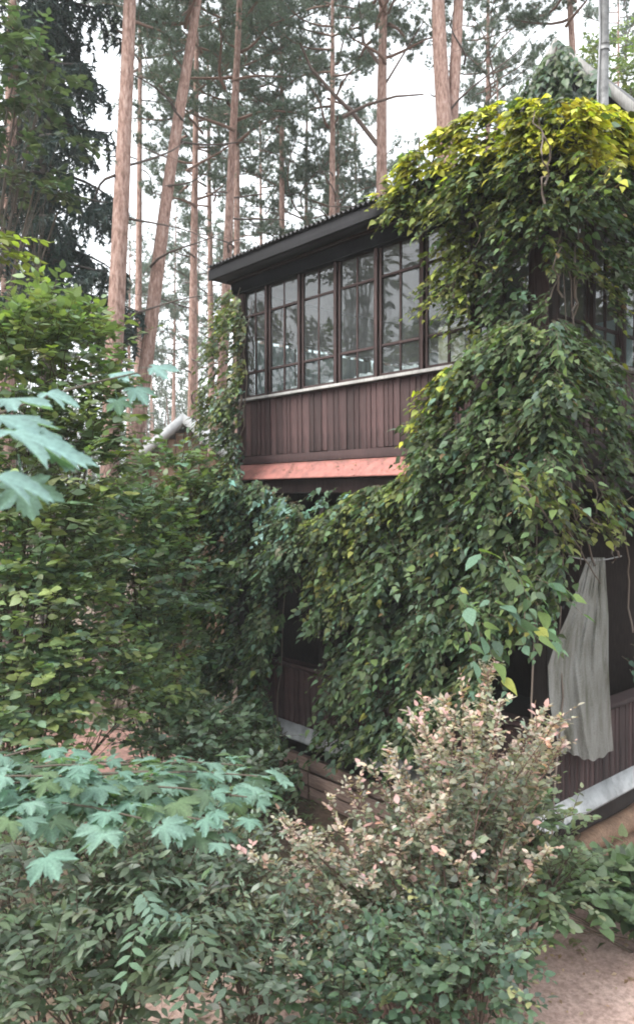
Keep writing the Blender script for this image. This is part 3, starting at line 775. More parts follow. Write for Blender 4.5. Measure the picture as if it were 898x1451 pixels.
# ------------------------------------------------------------------ climbing vines
def in_poly(px, py, poly):
    poly = np.array(poly, float); r = np.zeros(len(px), bool); j = len(poly) - 1
    for i in range(len(poly)):
        xi, yi = poly[i]; xj, yj = poly[j]
        hit = ((yi > py) != (yj > py)) & (px < (xj - xi) * (py - yi) / (yj - yi + 1e-9) + xi)
        r ^= hit; j = i
    return r
def sample_poly(poly, n):
    p = np.array(poly, float); lo, hi = p.min(0), p.max(0); out = []
    tot = 0
    while tot < n:
        q = lo + rng.random((n * 2, 2)) * (hi - lo); q = q[in_poly(q[:, 0], q[:, 1], poly)]; out.append(q); tot += len(q)
    return np.concatenate(out)[:n]
def vine_patch(poly, side, o0, o1, n, size, pal, wts=None, nl=7, length=.38, hang=1.0, outdir=.45, **kw):
    size = size * .56; length = length * .72
    q = sample_poly(poly, int(n * 5.0)); X, Y = q[:, 0], q[:, 1]
    wx = X + 9 * np.sin(Y * .021 + 1) + 6 * np.sin(Y * .047)
    strand = .5 + .34 * np.sin(wx * .155) + .24 * np.sin(wx * .083 + 2 + Y * .006) + .20 * np.sin(Y * .052 + wx * .03) + .12 * np.sin(Y * .11 - wx * .05)
    keep = rng.random(len(q)) < np.clip((strand - .12) * 1.15, .03, 1)
    q, bumpy = q[keep][:int(n * 2.6)], strand[keep][:int(n * 2.6)]; n = len(q)
    off = o0 + (o1 - o0) * np.clip(.75 * bumpy + .30 * rng.random(n), 0, 1.2)
    n_out = -(HX if side == 'L' else HY); al = HY if side == 'L' else HX
    st = facade(q[:, 0], q[:, 1], side, off)
    di = n_out * (outdir + .15) + al * (rng.standard_normal((n, 1)) * .65) + np.array([0, 0, -hang]) * (.15 + .6 * rng.random((n, 1)))
    L, P = sprays(st, di, nl, length, size, pal, wts, droop=.25, up=.75, outw=.0, jit=.46, szvar=.55, var=.36, **kw)
    L['nor'] = L['nor'] + n_out * .30 + np.array([0, 0, .25])
    L['tip'] = L['tip'] + n_out * .55 + al * .12 + np.array([0, 0, -.10])
    return L, P
def vine(name, label, base, patches, tmpl, mtl, stems, group=None, n_parts=300):
    root = thing(name, label, 'vine', base, 0, group); Ls = []; tb = MB()
    for a in patches:
        L, P = vine_patch(**a); Ls.append(L); twigs(tb, P, .004, (.10, .075, .05))
    L = cat(Ls); o_ = rng.random(len(L['pos'])); k_ = o_ < .008; L['col'][k_] = (.17, .11, .06); L['size'][k_] *= .75; L['col'][o_ > .99] = (.20, .20, .05)   # a few withered and a few yellow leaves
    L['pos'][:, 2] = np.maximum(L['pos'][:, 2], .05)
    k = rng.random(len(L['pos'])) < .72
    foliage(root, base, take(L, k), tmpl, mtl, int(n_parts * .72)); foliage(root, base, take(L, ~k), 'ovate', mtl, int(n_parts * .28))
    tb.build('twigs', M_twig, root, True, origin=base, kind='stuff')
    for pts, r_, c in stems:
        MB().tube(pts, np.linspace(r_, r_ * .5, len(pts)), 6, c).build('stem', M_twig, root, True, origin=base)
    return root
def wander(px0, py0, px1, py1, side, off, n=12, w=14):
    t = np.linspace(0, 1, n); x = px0 + (px1 - px0) * t + np.cumsum(rng.standard_normal(n)) * w * .3; y = py0 + (py1 - py0) * t + rng.standard_normal(n) * 3
    return facade(x, y, side, off + .05 * np.sin(t * 7 + px0))
BR = (.14, .11, .09)
cst = []
for a in [(640,1200,700,500,'L',.15), (700,1230,720,300,'L',.12), (560,1170,600,700,'L',.2), (780,1250,790,300,'R',.12), (752,1255,770,520,'R',.18), (820,700,800,330,'R',.15),
          (845,800,800,640,'R',.25), (760,690,850,830,'R',.28), (790,640,830,760,'R',.3), (800,660,880,720,'R',.35), (770,650,800,780,'R',.3), (860,640,830,800,'R',.3),
          (690,330,655,200,'L',.4), (765,280,752,165,'R',.45), (770,260,760,160,'R',.47), (600,330,620,220,'L',.45), (810,450,835,340,'R',.14), (775,440,780,330,'R',.16), (880,790,888,730,'R',.4), (868,800,895,700,'R',.35),
          (640,740,600,690,'L',.55), (895,900,868,700,'R',.28), (775,655,850,745,'R',.5), (735,690,790,760,'R',.5), (825,650,870,760,'R',.45), (790,420,772,300,'R',.3), (815,440,822,320,'R',.28), (650,420,700,260,'L',.42)]:
    cst.append((wander(*a), .010, BR))
DG = [(.030, .052, .020), (.042, .068, .027), (.060, .088, .036), (.046, .078, .050)]
OL = [(.095, .115, .028), (.07, .098, .032), (.12, .135, .032), (.05, .078, .034)]
cb = h2w(np.array([-.15, -.1, 0.]))
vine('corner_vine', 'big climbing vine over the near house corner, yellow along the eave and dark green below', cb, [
    # eave fringe
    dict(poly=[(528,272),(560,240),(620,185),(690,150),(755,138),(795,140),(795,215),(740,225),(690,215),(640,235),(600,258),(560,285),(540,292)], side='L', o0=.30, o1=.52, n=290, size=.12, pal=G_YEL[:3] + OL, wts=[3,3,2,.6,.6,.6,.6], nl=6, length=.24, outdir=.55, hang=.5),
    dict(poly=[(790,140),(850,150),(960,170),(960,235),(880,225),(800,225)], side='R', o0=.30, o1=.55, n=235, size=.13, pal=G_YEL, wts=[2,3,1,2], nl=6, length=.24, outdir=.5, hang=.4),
    dict(poly=[(535,285),(600,250),(625,290),(600,315),(565,300),(540,305)], side='L', o0=.28, o1=.5, n=34, size=.10, pal=OL, nl=6, length=.3),
    dict(poly=[(560,290),(640,232),(700,205),(800,205),(880,215),(880,260),(790,270),(700,265),(640,290),(590,320)], side='L', o0=.25, o1=.5, n=90, size=.11, pal=OL + G_YEL[2:3] + G_YEL[:1], nl=6, length=.28),
    # column under the eave, left facade
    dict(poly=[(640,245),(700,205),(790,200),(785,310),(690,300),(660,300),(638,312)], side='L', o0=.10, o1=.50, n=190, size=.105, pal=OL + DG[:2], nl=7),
    dict(poly=[(632,315),(672,295),(682,460),(668,475),(655,440),(640,410),(616,425),(612,400),(632,375)], side='L', o0=.08, o1=.32, n=95, size=.095, pal=OL + G_YEL[2:3], nl=7),
    dict(poly=[(672,300),(780,290),(785,480),(668,490)], side='L', o0=.10, o1=.38, n=72, size=.105, pal=DG, nl=7),
    # right facade, upper
    dict(poly=[(770,205),(960,215),(960,325),(860,330),(800,300),(770,310)], side='R', o0=.08, o1=.40, n=150, size=.105, pal=DG, nl=7),
    dict(poly=[(770,330),(840,330),(860,380),(848,430),(838,400),(800,350),(775,390)], side='R', o0=.06, o1=.28, n=34, size=.10, pal=OL, nl=7),
    dict(poly=[(840,350),(865,350),(868,420),(898,470),(880,470),(850,425)], side='R', o0=.15, o1=.30, n=14, size=.085, pal=OL, nl=6, length=.25),
    dict(poly=[(840,300),(960,300),(960,480),(900,470),(868,400),(850,350)], side='R', o0=.06, o1=.3, n=120, size=.10, pal=DG, nl=7),
    dict(poly=[(850,560),(960,560),(960,720),(880,720),(840,660)], side='R', o0=.1, o1=.4, n=95, size=.105, pal=DG, nl=7),
    # swelling at sill height
    dict(poly=[(640,545),(675,490),(735,450),(790,465),(790,660),(700,680),(640,680),(590,675),(600,635),(592,600)], side='L', o0=.15, o1=.68, n=420, size=.115, pal=OL[1:2] + DG + [(.065,.10,.045)], nl=7),
    dict(poly=[(588,600),(620,535),(655,500),(665,550),(625,590),(605,650),(585,675),(575,668),(595,630)], side='L', o0=.30, o1=.55, n=80, size=.11, pal=G_YEL[:3] + OL, nl=6, length=.3),
    dict(poly=[(770,450),(830,450),(860,490),(862,570),(830,610),(800,640),(770,650)], side='R', o0=.10, o1=.45, n=150, size=.105, pal=DG, nl=7),
    # great apron over the lower storey
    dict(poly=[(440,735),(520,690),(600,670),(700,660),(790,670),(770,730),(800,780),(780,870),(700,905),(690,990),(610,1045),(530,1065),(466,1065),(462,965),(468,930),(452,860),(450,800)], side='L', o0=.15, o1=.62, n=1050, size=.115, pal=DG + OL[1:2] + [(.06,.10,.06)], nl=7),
    dict(poly=[(440,735),(520,690),(580,672),(600,720),(520,760),(500,850),(478,860),(465,820)], side='L', o0=.30, o1=.62, n=170, size=.10, pal=OL + [(.14,.17,.04)], nl=7, length=.34),
    dict(poly=[(640,760),(740,770),(770,790),(765,880),(700,900),(640,860)], side='R', o0=.35, o1=.6, n=9, size=.19, pal=[(.08,.14,.085),(.08,.14,.07),(.06,.11,.05)], nl=5, length=.4),
    dict(poly=[(690,640),(860,690),(870,740),(800,760),(740,720)], side='R', o0=.2, o1=.5, n=40, size=.11, pal=OL, nl=5, length=.3),
    dict(poly=[(862,700),(930,690),(930,760),(880,760)], side='R', o0=.3, o1=.5, n=14, size=.12, pal=[(.07,.13,.08)], nl=5, length=.3),
    dict(poly=[(862,890),(920,900),(920,960),(870,950)], side='R', o0=.25, o1=.4, n=8, size=.13, pal=[(.06,.11,.08)], nl=5, length=.3),
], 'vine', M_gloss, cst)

lst = [(wander(*a), .010, BR) for a in [(330,1100,320,660,'L',.2), (380,1090,390,700,'L',.25), (300,1080,290,700,'L',.3), (420,840,400,720,'L',.4), (345,640,335,420,'L',.25), (270,1060,250,760,'L',.35), (425,745,350,800,'L',.5)]]
lb = h2w(np.array([-.3, 3.9, 0.]))
vine('draping_vine', 'dark green vine curtain over the left part of the lower veranda', lb, [
    dict(poly=[(345,672),(395,690),(425,712),(445,735),(424,765),(436,788),(424,815),(404,822),(398,880),(396,940),(388,1005),(420,1055),(430,1105),(380,1125),(330,1090),(290,1065),(240,1010),(215,930),(190,850),(215,760),(290,690)], side='L', o0=.15, o1=.75, n=1550, size=.11, pal=DG + [(.07,.115,.075), (.085,.12,.06)], nl=7, length=.34),
    dict(poly=[(285,690),(345,672),(395,690),(425,712),(440,735),(380,750),(300,760),(250,740)], side='L', o0=.3, o1=.8, n=110, size=.11, pal=[SKY_TEAL, (.09,.16,.11), (.07,.11,.05)], nl=6, length=.3),
    dict(poly=[(200,700),(290,660),(310,740),(250,800),(190,800)], side='L', o0=.3, o1=.9, n=140, size=.10, pal=OL, nl=7),
    dict(poly=[(440,735),(485,740),(482,830),(474,900),(462,880),(452,820)], side='L', o0=.15, o1=.45, n=48, size=.095, pal=OL + DG, nl=8, length=.4, hang=1.5),
    dict(poly=[(395,690),(545,686),(545,712),(470,738),(425,720)], side='L', o0=.2, o1=.45, n=26, size=.10, pal=[SKY_TEAL, (.09,.15,.08), (.07,.11,.05)], nl=5, length=.2),
], 'vine', M_gloss, lst)
vine('column_vine', 'vine climbing up the far left corner of the upper veranda', h2w(np.array([-.3, 5.1, 0.])), [
    dict(poly=[(312,405),(332,410),(346,440),(350,560),(352,670),(290,690),(280,600),(298,480)], side='L', o0=.0, o1=.55, n=260, size=.09, pal=OL + DG[2:] + [(.10,.15,.10)], nl=7, length=.32),
    dict(poly=[(318,410),(332,415),(334,500),(315,520)], side='L', o0=.0, o1=.3, n=40, size=.085, pal=G_YEL[:1] + OL, nl=7),
    dict(poly=[(310,540),(352,540),(356,640),(350,670),(300,670)], side='L', o0=.2, o1=.5, n=30, size=.11, pal=[SKY_TEAL, (.09,.16,.11)], nl=5, length=.3),
], 'vine', M_leaf, [(wander(325,690,325,410,'L',.1), .02, BR), (wander(310,690,335,430,'L',.2), .012, BR)], n_parts=300)
# vine on the gable (leaves lie on the gable plane x = GX)
def gable_patch(poly, n, size, pal, o0, o1, **kw):
    q = sample_poly(poly, n); off = -GX + o0 + (o1 - o0) * rng.random(n)
    st = facade(q[:, 0], q[:, 1], 'L', off); di = -HX * .45 + HY * (rng.standard_normal((n, 1)) * .5) + np.array([0, 0, -.6])
    L, P = sprays(st, di, 7, .4, size, pal, droop=.25, up=.75, outw=0, jit=.3); L['nor'] = L['nor'] - HX * .75
    return L, P
gb = h2w(np.array([GX, 3.4, 7.95]))
root = thing('gable_vine', 'dark vine covering the left slope of the attic gable', 'vine', gb)
L1, P1 = gable_patch([(752,150),(757,100),(775,58),(795,52),(820,85),(800,110),(815,140),(800,165),(755,165)], 130, .12, DG, .05, .4)
L2, P2 = gable_patch([(836,95),(858,98),(852,140),(838,130)], 10, .13, [(.09,.14,.09)], .05, .2)
foliage(root, gb, cat([L1, L2]), 'vine', M_leaf, 150)
tb = MB(); twigs(tb, np.concatenate([P1, P2]), .005, BR); tb.build('twigs', M_twig, root, True, origin=gb, kind='stuff')
MB().tube(facade(np.linspace(765, 790, 8), np.linspace(170, 60, 8), 'L', -GX + .08), .014, 6, BR).build('stem', M_twig, root, True, origin=gb)

# ------------------------------------------------------------------ shrubs
GREYG = [(.075, .105, .065), (.095, .125, .075), (.06, .085, .05), (.12, .14, .06), (.10, .14, .11)]
def path_view(P):
    x_, y_, d_ = project(P); return ~((x_ > 92) & (x_ < 182) & (y_ > 1028) & (y_ < 1100))
bush('hazel_bush', 'tall leafy hazel bush at the left edge with yellow-green crown', 'bush', (-3.0, 7.2),
     [lobe(70,520,7,.62,.6,.5), lobe(15,560,6.8,.6,.6,.6), lobe(128,610,7,.34,.5,.5), lobe(60,690,6.8,.8,.7,.6), lobe(10,800,6.6,.7,.7,.8), lobe(75,470,7.2,.35,.35,.25)],
     720, .105, [(.115,.165,.07),(.135,.18,.07),(.09,.14,.08),(.17,.205,.06)], [3,2,3,1], nl=9, length=.36)
bush('lilac_bush', 'broad grey-green bush between the hazel and the draping vine', 'bush', (-1.9, 8.9),
     [lobe(205,745,9,.55,.6,.38), lobe(140,755,8.6,.65,.6,.45), lobe(190,830,8.5,.8,.7,.55), lobe(110,870,8.2,.8,.7,.6), lobe(215,930,8.8,.5,.6,.5), lobe(270,705,9.6,.3,.4,.22), lobe(225,672,9.6,.34,.35,.15), lobe(255,660,9.8,.25,.3,.12), lobe(240,1030,8.4,.45,.4,.35)],
     1080, .095, clip=path_view, pal= [(.135,.20,.075),(.115,.18,.085),(.165,.215,.07),(.105,.165,.10),(.13,.20,.145)], nl=9, length=.36)
bush('elder_bush', 'low olive-green bush below the hazel at the left edge', 'bush', (-2.6, 6.3),
     [lobe(40,900,6.4,.6,.5,.5), lobe(20,1000,6.2,.5,.5,.4), lobe(120,950,6.8,.42,.4,.30), lobe(60,800,6.6,.6,.5,.45), lobe(50,1000,6.6,.4,.4,.3), lobe(195,985,7.4,.35,.4,.3), lobe(15,1070,6.0,.42,.4,.32), lobe(130,1000,7.0,.4,.3,.2)],
     860, .095, clip=path_view, pal= [(.135,.19,.075),(.11,.165,.085),(.165,.205,.07),(.115,.18,.12)], nl=9, length=.32)
bush('currant_bush', 'dense green bush in front of the vine foot, left of the pale plinth', 'bush', (-1.2, 7.6),
     [lobe(290,1060,7.6,.5,.5,.4), lobe(230,1080,7.2,.45,.4,.3), lobe(345,1110,7.6,.32,.35,.25), lobe(310,1150,6.8,.45,.4,.35)],
     360, .08, clip=path_view, pal= [(.09,.135,.075),(.11,.16,.11),(.075,.11,.06)], nl=8, length=.3)
bush('dogwood_shrub', 'dark shrub filling the lower left corner', 'shrub', (-1.3, 4.1),
     [lobe(60,1300,4.3,.55,.5,.45), lobe(170,1260,4.6,.5,.5,.4), lobe(110,1400,4.0,.55,.45,.4), lobe(30,1430,3.8,.4,.4,.35), lobe(230,1360,4.3,.4,.4,.4)],
     640, .075, [(.055,.085,.05),(.075,.105,.06),(.045,.065,.04),(.09,.12,.085)], tmpl='narrow', nl=9, length=.30)
bush('spirea_shrub', 'grey-green shrub at the bottom with a bluish cast, left of the pink-tipped shrub', 'shrub', (-.45, 4.4),
     [lobe(330,1330,4.6,.4,.4,.35), lobe(380,1410,4.1,.36,.35,.3), lobe(300,1250,5.0,.4,.4,.32), lobe(410,1370,4.5,.3,.35,.22)],
     430, .06, [(.08,.11,.08),(.06,.09,.06),(.11,.14,.10),(.10,.115,.06)], nl=9, length=.26, tmpl='narrow')
bush('privet_shrub', 'dark green upright shrub at the bottom centre', 'shrub', (.75, 4.2),
     [lobe(560,1410,4.2,.38,.4,.28), lobe(655,1400,4.1,.30,.35,.34), lobe(490,1440,4.0,.35,.3,.25), lobe(690,1350,4.4,.18,.3,.22), lobe(640,1350,4.4,.22,.3,.2)],
     440, .055, [(.05,.085,.05),(.07,.105,.06),(.045,.075,.05),(.09,.13,.09),(.16,.18,.08)], [3,3,3,1,.5], nl=9, length=.24)
PINK = [(.43,.29,.25), (.48,.345,.31), (.36,.30,.22), (.32,.26,.21), (.24,.235,.18), (.44,.37,.31), (.44,.25,.22)]
def shoot_shrub(name, label, base, poly, n, d0, d1, size, young, old, p_tip, p_low, bark, n_parts=300, tmpl='ovate', gap=.065):
    """shrub of arching shoots: each shoot its own stem, short leafy twigs along its upper part, young leaves at the tips"""
    base = np.array([base[0], base[1], float(ground_height(*base)) - .02]); root = thing(name, label, 'shrub', base)
    q = sample_poly(poly, n); tips = at(q[:, 0], q[:, 1], rng.uniform(d0, d1, n)); st = []; di = []; ss = []; tb = MB()
    for e in tips:
        b0 = base + np.array([*(rng.standard_normal(2) * .16), 0]); h = e[2] - b0[2]; ln = np.linalg.norm(e - b0)
        t_ = np.linspace(0, 1, 14)[:, None]; c1_ = b0 + (e - b0) * .25 + np.array([0, 0, .28 * h]) + rng.standard_normal(3) * .05; c2_ = e + (b0 - e) * .3 + np.array([0, 0, .10 * h]) + rng.standard_normal(3) * .06
        P = (1 - t_) ** 3 * b0 + 3 * t_ * (1 - t_) ** 2 * c1_ + 3 * t_ ** 2 * (1 - t_) * c2_ + t_ ** 3 * e
        MB().tube(P, np.linspace(.0075, .0018, 14), 5, bark).build('stem', M_twig, root, True, origin=base)
        m_ = int(ln * .72 / gap); sv = .28 + .72 * (np.arange(m_) + rng.random(m_)) / m_; T = np.gradient(P, axis=0)
        for s_ in sv:
            k = min(12, int(s_ * 13)); f = s_ * 13 - k; st.append(P[k] + (P[k + 1] - P[k]) * f); tt = unit(T[k][None])[0]
            di.append(tt * .7 + rng.standard_normal(3) * (.7, .7, .3) + (0, 0, .35)); ss.append(s_)
        st.append(P[-2]); di.append(T[-1] + (0, 0, .05)); ss.append(1.0)
    st, di, ss = np.array(st), np.array(di), np.array(ss)
    L, P = sprays(st, di, 7, .125, size, old, None, droop=.08, spread=.85, jit=.4, szvar=.3)
    sl7 = np.tile(ss, 7); N = len(sl7); p = np.where(sl7 > .62, p_low + (p_tip - p_low) * (sl7 - .62) / .38, p_low * .6)
    z_ = L['pos'][:, 2]; p = p * np.clip((z_ - .4) / .9, .35, 1.15)
    # whole twigs turn colour together
    rt = np.tile(rng.random(len(ss)), 7) * .6 + rng.random(N) * .4
    f_ = np.clip((p - rt) * 1.9 + .35, 0, 1)[:, None]; L['col'] = colours(N, young, None, .14) * f_ + colours(N, old, None, .16) * (1 - f_)
    L['size'] *= np.where(sl7 > .8, .85, 1.0)
    foliage(root, base, L, tmpl, M_leaf, n_parts); twigs(tb, P, .003, bark); tb.build('twigs', M_twig, root, True, origin=base, kind='stuff')
    return root
shoot_shrub('barberry_shrub', 'wispy shrub with dusty pink and cream young leaves in front of the house corner', (.85, 5.1),
    [(690,908),(708,990),(760,1005),(828,1003),(800,1080),(790,1190),(735,1270),(640,1340),(520,1350),(370,1340),(330,1250),(410,1130),(490,1085),(565,1055),(590,985),(650,990)],
    145, 4.45, 5.6, .048, PINK, [(.16,.19,.14), (.13,.16,.11), (.19,.21,.165), (.11,.14,.09), (.18,.215,.19)], .78, .18, (.17, .10, .08), gap=.06)
bush('knotweed_clump', 'clump of large-leaved green plants along the wall foot at the right edge', 'plant', (2.75, 6.25),
     [lobe(800,1265,6.3,.30,.3,.16), lobe(875,1265,6.6,.34,.3,.15), lobe(745,1295,6.0,.30,.3,.16), lobe(900,1285,6.4,.3,.3,.15)],
     230, .11, [(.075,.12,.06),(.10,.15,.075),(.06,.095,.05)], nl=6, length=.26, tmpl='heart')
bush('jasmine_shrub', 'green bush between the pink-tipped shrub and the right wall', 'shrub', (1.45, 5.6),
     [lobe(730,1180,5.6,.32,.3,.25), lobe(770,1250,5.5,.30,.3,.25), lobe(700,1240,5.4,.3,.3,.25), lobe(800,1170,5.9,.10,.15,.10)],
     220, .065, [(.08,.12,.06),(.10,.14,.08),(.13,.15,.08)], nl=8, length=.28)

# rowan seedling with feathered leaves
def rowan(px, py, D, label, hgt):
    tip = at(px, py, D); base = np.array([tip[0] - .1, tip[1] + .1, 0.0]); root = thing('rowan_seedling', label, 'seedling', base)
    MB().tube(curve_pts(base, tip, .05, 8), np.linspace(.008, .003, 8), 6, (.06, .05, .04)).build('stem', M_twig, root, True, origin=base)
    Ls = []; tb = MB()
    for k in range(9):
        s0 = tip + np.array([0, 0, -hgt * (k / 9)]); a = k * 2.4 + .5
        d = np.array([[math.cos(a), math.sin(a), .15]])
        L, P = sprays(s0[None], d, 11, .30, .085, [(.075,.11,.075), (.085,.125,.09)], droop=.45, spread=1.3, jit=.1, szvar=.08, var=.1); Ls.append(L); twigs(tb, P, .003, (.08, .09, .05))
    foliage(root, base, cat(Ls), 'narrow', M_gloss, 120); tb.build('leaf_stalks', M_twig, root, True, origin=base, kind='stuff')
rowan(272, 1300, 3.6, 'rowan seedling with feathered leaves standing among the lower left shrubs', .28)
rowan(200, 1250, 3.9, 'smaller rowan seedling rising behind the lower left shrubs', .25)

# ------------------------------------------------------------------ maples close to the camera
def maple_branch(name, label, base, boughs, leaves, pal, wts=None, group=None):
    base = np.array(base, float); root = thing(name, label, 'maple', base, 0, group)
    for P, r_ in boughs: MB().tube(P, np.linspace(r_, r_ * .35, len(P)), 8, (.075, .06, .045)).build('bough', M_twig, root, True, origin=base)
    meshes = {}
    for i, (pos, size, tip, nor) in enumerate(leaves):
        k = (i % 2, int(rng.choice(len(pal), p=None if wts is None else np.array(wts) / np.sum(wts))))
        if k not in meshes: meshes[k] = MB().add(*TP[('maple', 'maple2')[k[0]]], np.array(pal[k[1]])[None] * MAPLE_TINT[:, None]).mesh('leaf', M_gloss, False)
        x, y, z = frames(np.array([tip], float), np.array([nor], float))
        o = obj('leaf', meshes[k], root); M = Matrix.Identity(4)
        for r_ in range(3): M[r_][0], M[r_][1], M[r_][2], M[r_][3] = x[0][r_] * size, y[0][r_] * size, z[0][r_] * size, pos[r_] - base[r_]
        o.matrix_basis = M
    return root
# low canopy of a young maple below the camera
lv = []; bo = []
trunk = np.array([-1.9, 2.9, 0.0]); hub = np.array([-1.75, 2.85, 2.55])
bo.append((curve_pts(trunk, hub, .05, 8), .014))
for (ex, ey, eD, nn) in ((130,1085,2.6,17), (60,1100,2.4,15), (230,1125,2.6,14), (310,1120,2.9,15), (345,1085,3.1,13), (200,1160,2.35,9), (40,1165,2.2,8), (60,1060,3.0,12), (180,1080,3.0,10), (365,1100,2.9,14), (350,1130,2.6,13), (300,1165,2.45,10), (255,1095,2.8,12)):
    e = at(ex, ey, eD); P = curve_pts(hub, e, .06, 8); bo.append((P, .008))
    for k in range(int(nn * 2.4)):
        nn_ = int(nn * 2.4); u = .40 + .66 * ((k + .5) / nn_) ** .8; u = min(u, 1.0); q = P[min(7, int(u * 7))] + (P[min(7, int(u * 7) + 1)] - P[min(7, int(u * 7))]) * (u * 7 % 1)
        a = rng.uniform(0, 6.28); d = np.array([math.cos(a), math.sin(a) - .25, -.12])
        lv.append((q + d * rng.uniform(.03, .12) + np.array([0, 0, rng.uniform(-.04, .04)]), rng.uniform(.06, .115), d, np.array([rng.normal(0, .16), rng.normal(.0, .16), 1])))
maple_branch('young_maple', 'young maple spreading pale teal leaves over the lower left shrubs', trunk, bo, lv, [(.10,.175,.14), (.085,.145,.115), (.12,.195,.16), (.075,.115,.06), (.05,.08,.05)], [4,4,3,3,2])  # teal sky sheen on the leaf tops put into their colours
# big leaves of a maple beside the camera at the left edge
lv = []; bo = []
trunk = np.array([-1.35, 1.35, 0.0]); hub = np.array([-1.2, 1.35, 3.6])
bo.append((curve_pts(trunk, hub, .04, 8), .011))
def near_leaf(px, py, D, size, tip, nor): lv.append((at(px, py, D), size, np.array(tip, float), np.array(nor, float)))
e = at(195, 528, 1.9); bo.append((curve_pts(hub, e, .02, 9), .006))
bo.append((curve_pts(hub, at(-10, 610, 1.15), .02, 5), .008))
near_leaf(-20, 606, 1.2, .165, (1, .15, -.10), (.05, -.16, 1)); near_leaf(-10, 565, 1.5, .12, (1, -.1, .02), (0, -.15, 1)); near_leaf(-25, 588, 1.3, .13, (.9, -.4, -.05), (.1, -.12, 1)); near_leaf(35, 632, 1.25, .12, (1, .3, -.12), (.05, -.14, 1))
near_leaf(-30, 672, 1.0, .10, (1, .3, -.1), (0, -.2, 1)); near_leaf(30, 668, 1.25, .085, (.15, .1, -1), (.1, -1, .1)); near_leaf(50, 555, 1.7, .10, (1, .2, -.05), (0, -.3, 1))
near_leaf(150, 530, 1.9, .085, (.8, .1, .1), (0, -.3, 1)); near_leaf(185, 545, 1.9, .07, (.7, -.3, -.5), (.1, -.4, 1)); near_leaf(205, 520, 1.9, .085, (1, .1, .05), (0, -.5, 1)); near_leaf(165, 560, 1.9, .05, (.2, 0, -1), (.2, -1, .2))
maple_branch('overhanging_maple', 'maple at the left edge close to the camera, with big pale leaves', trunk, bo, lv, [(.13,.21,.20), (.15,.24,.23), (.11,.17,.12)], [3,3,1])  # bluish sky sheen put into the paler leaf colours

# ------------------------------------------------------------------ leafy trees
def leafy_tree(name, label, base, lobes, n, size, pal, trunk_r=.09, group=None, n_parts=0, tmpl='simple', nl=9, length=.45, **kw):
    return bush(name, label, 'tree', base, lobes, n, size, pal, tmpl=tmpl, nl=nl, length=length, n_parts=n_parts, stems=len(lobes), stem_r=trunk_r, bark=(.10,.08,.065), group=group, upw=.2, droop=.35, **kw)
leafy_tree('linden_tree', 'broadleaf tree at the upper left edge in front of the drooping spruce', (-5.0, 9.0),
     [lobe(15,110,9,.6,.6,.5), lobe(55,190,9,.5,.5,.4), lobe(15,260,8.8,.6,.6,.45), lobe(75,95,9.2,.22,.3,.25), lobe(-80,200,9,.9,.8,.9), lobe(60,290,9,.3,.35,.25), lobe(-60,60,9,.8,.8,.8)], 215, .115, [(.05,.075,.05),(.062,.09,.06),(.045,.065,.048)], trunk_r=.03, n_parts=200, tmpl='ovate', length=.4)
leafy_tree('birch_sapling', 'sapling with bright yellow-green leaves at the left edge under the broadleaf tree', (-3.9, 8.0),
     [lobe(-6,350,8,.16,.2,.12), lobe(-50,360,8,.3,.3,.2)], 40, .12, [(.18,.215,.045),(.14,.175,.045)], trunk_r=.02, n_parts=60, tmpl='ovate', length=.3)
leafy_tree('distant_aspen', 'small bright green tree behind the gable at the right edge', (10.0, 22.0),
     [lobe(885,125,22,.9,.9,.7), lobe(915,150,22,1.0,1,.9), lobe(860,70,23,.5,.6,.5)], 260, .16, [(.14,.19,.05),(.11,.15,.05)], n_parts=0)
for i, (x, y, h, s_) in enumerate([(-12, 9.5, 6.0, 2.4), (-14, 4, 7, 2.6), (9.5, 7.2, 5.2, 2.6), (13, 9.5, 8.0, 3.2)]):  # unseen trees added to be mirrored in the window panes and darken them
    c = np.array([x, y, h])
    leafy_tree('side_tree', ['broadleaf tree beyond the left picture edge, mirrored in the panes', 'farther broadleaf tree left of the camera, outside the picture', 'broadleaf tree beyond the right picture edge', 'taller broadleaf tree far beyond the right picture edge'][i], (x, y),
        [(c, np.array([s_, s_, s_ * .8])), (c + (s_ * .6, .3, -1.2), np.array([s_ * .8, s_ * .8, s_ * .6])), (c + (-.5, -s_ * .5, 1.4), np.array([s_ * .7, s_ * .7, s_ * .7]))],
        520, .26, [(.06,.09,.045),(.08,.11,.05)], group='trees beyond the picture edges')

# ------------------------------------------------------------------ conifers
def needle_tufts(b, pos, direc, nb, ln, wd, pal, spread=.8):
    N = len(pos); d = unit(direc)
    for k in range(nb):
        a = unit(d + spread * rng.standard_normal((N, 3))); s = unit(np.cross(a, rng.standard_normal((N, 3)))) * wd
        l = ln * (1 + .25 * rng.standard_normal((N, 1)))
        V = np.stack([pos - s, pos + s, pos + a * l], 1)
        F = np.arange(N * 3).reshape(N, 3)
        b.add(V.reshape(-1, 3), F, np.repeat(colours(N, pal, None, .18), 3, 0))
def limb_pts(p0, az, ln, rise, curve, n=6):
    t = np.linspace(0, 1, n)[:, None]; h = np.array([math.cos(az), math.sin(az), 0]); sd_ = np.array([-math.sin(az), math.cos(az), 0])
    return p0 + h * ln * t + np.array([0, 0, 1.0]) * (rise * t + curve * t * t) * ln + sd_ * (.12 * ln * np.sin(t * 4 + az * 3))
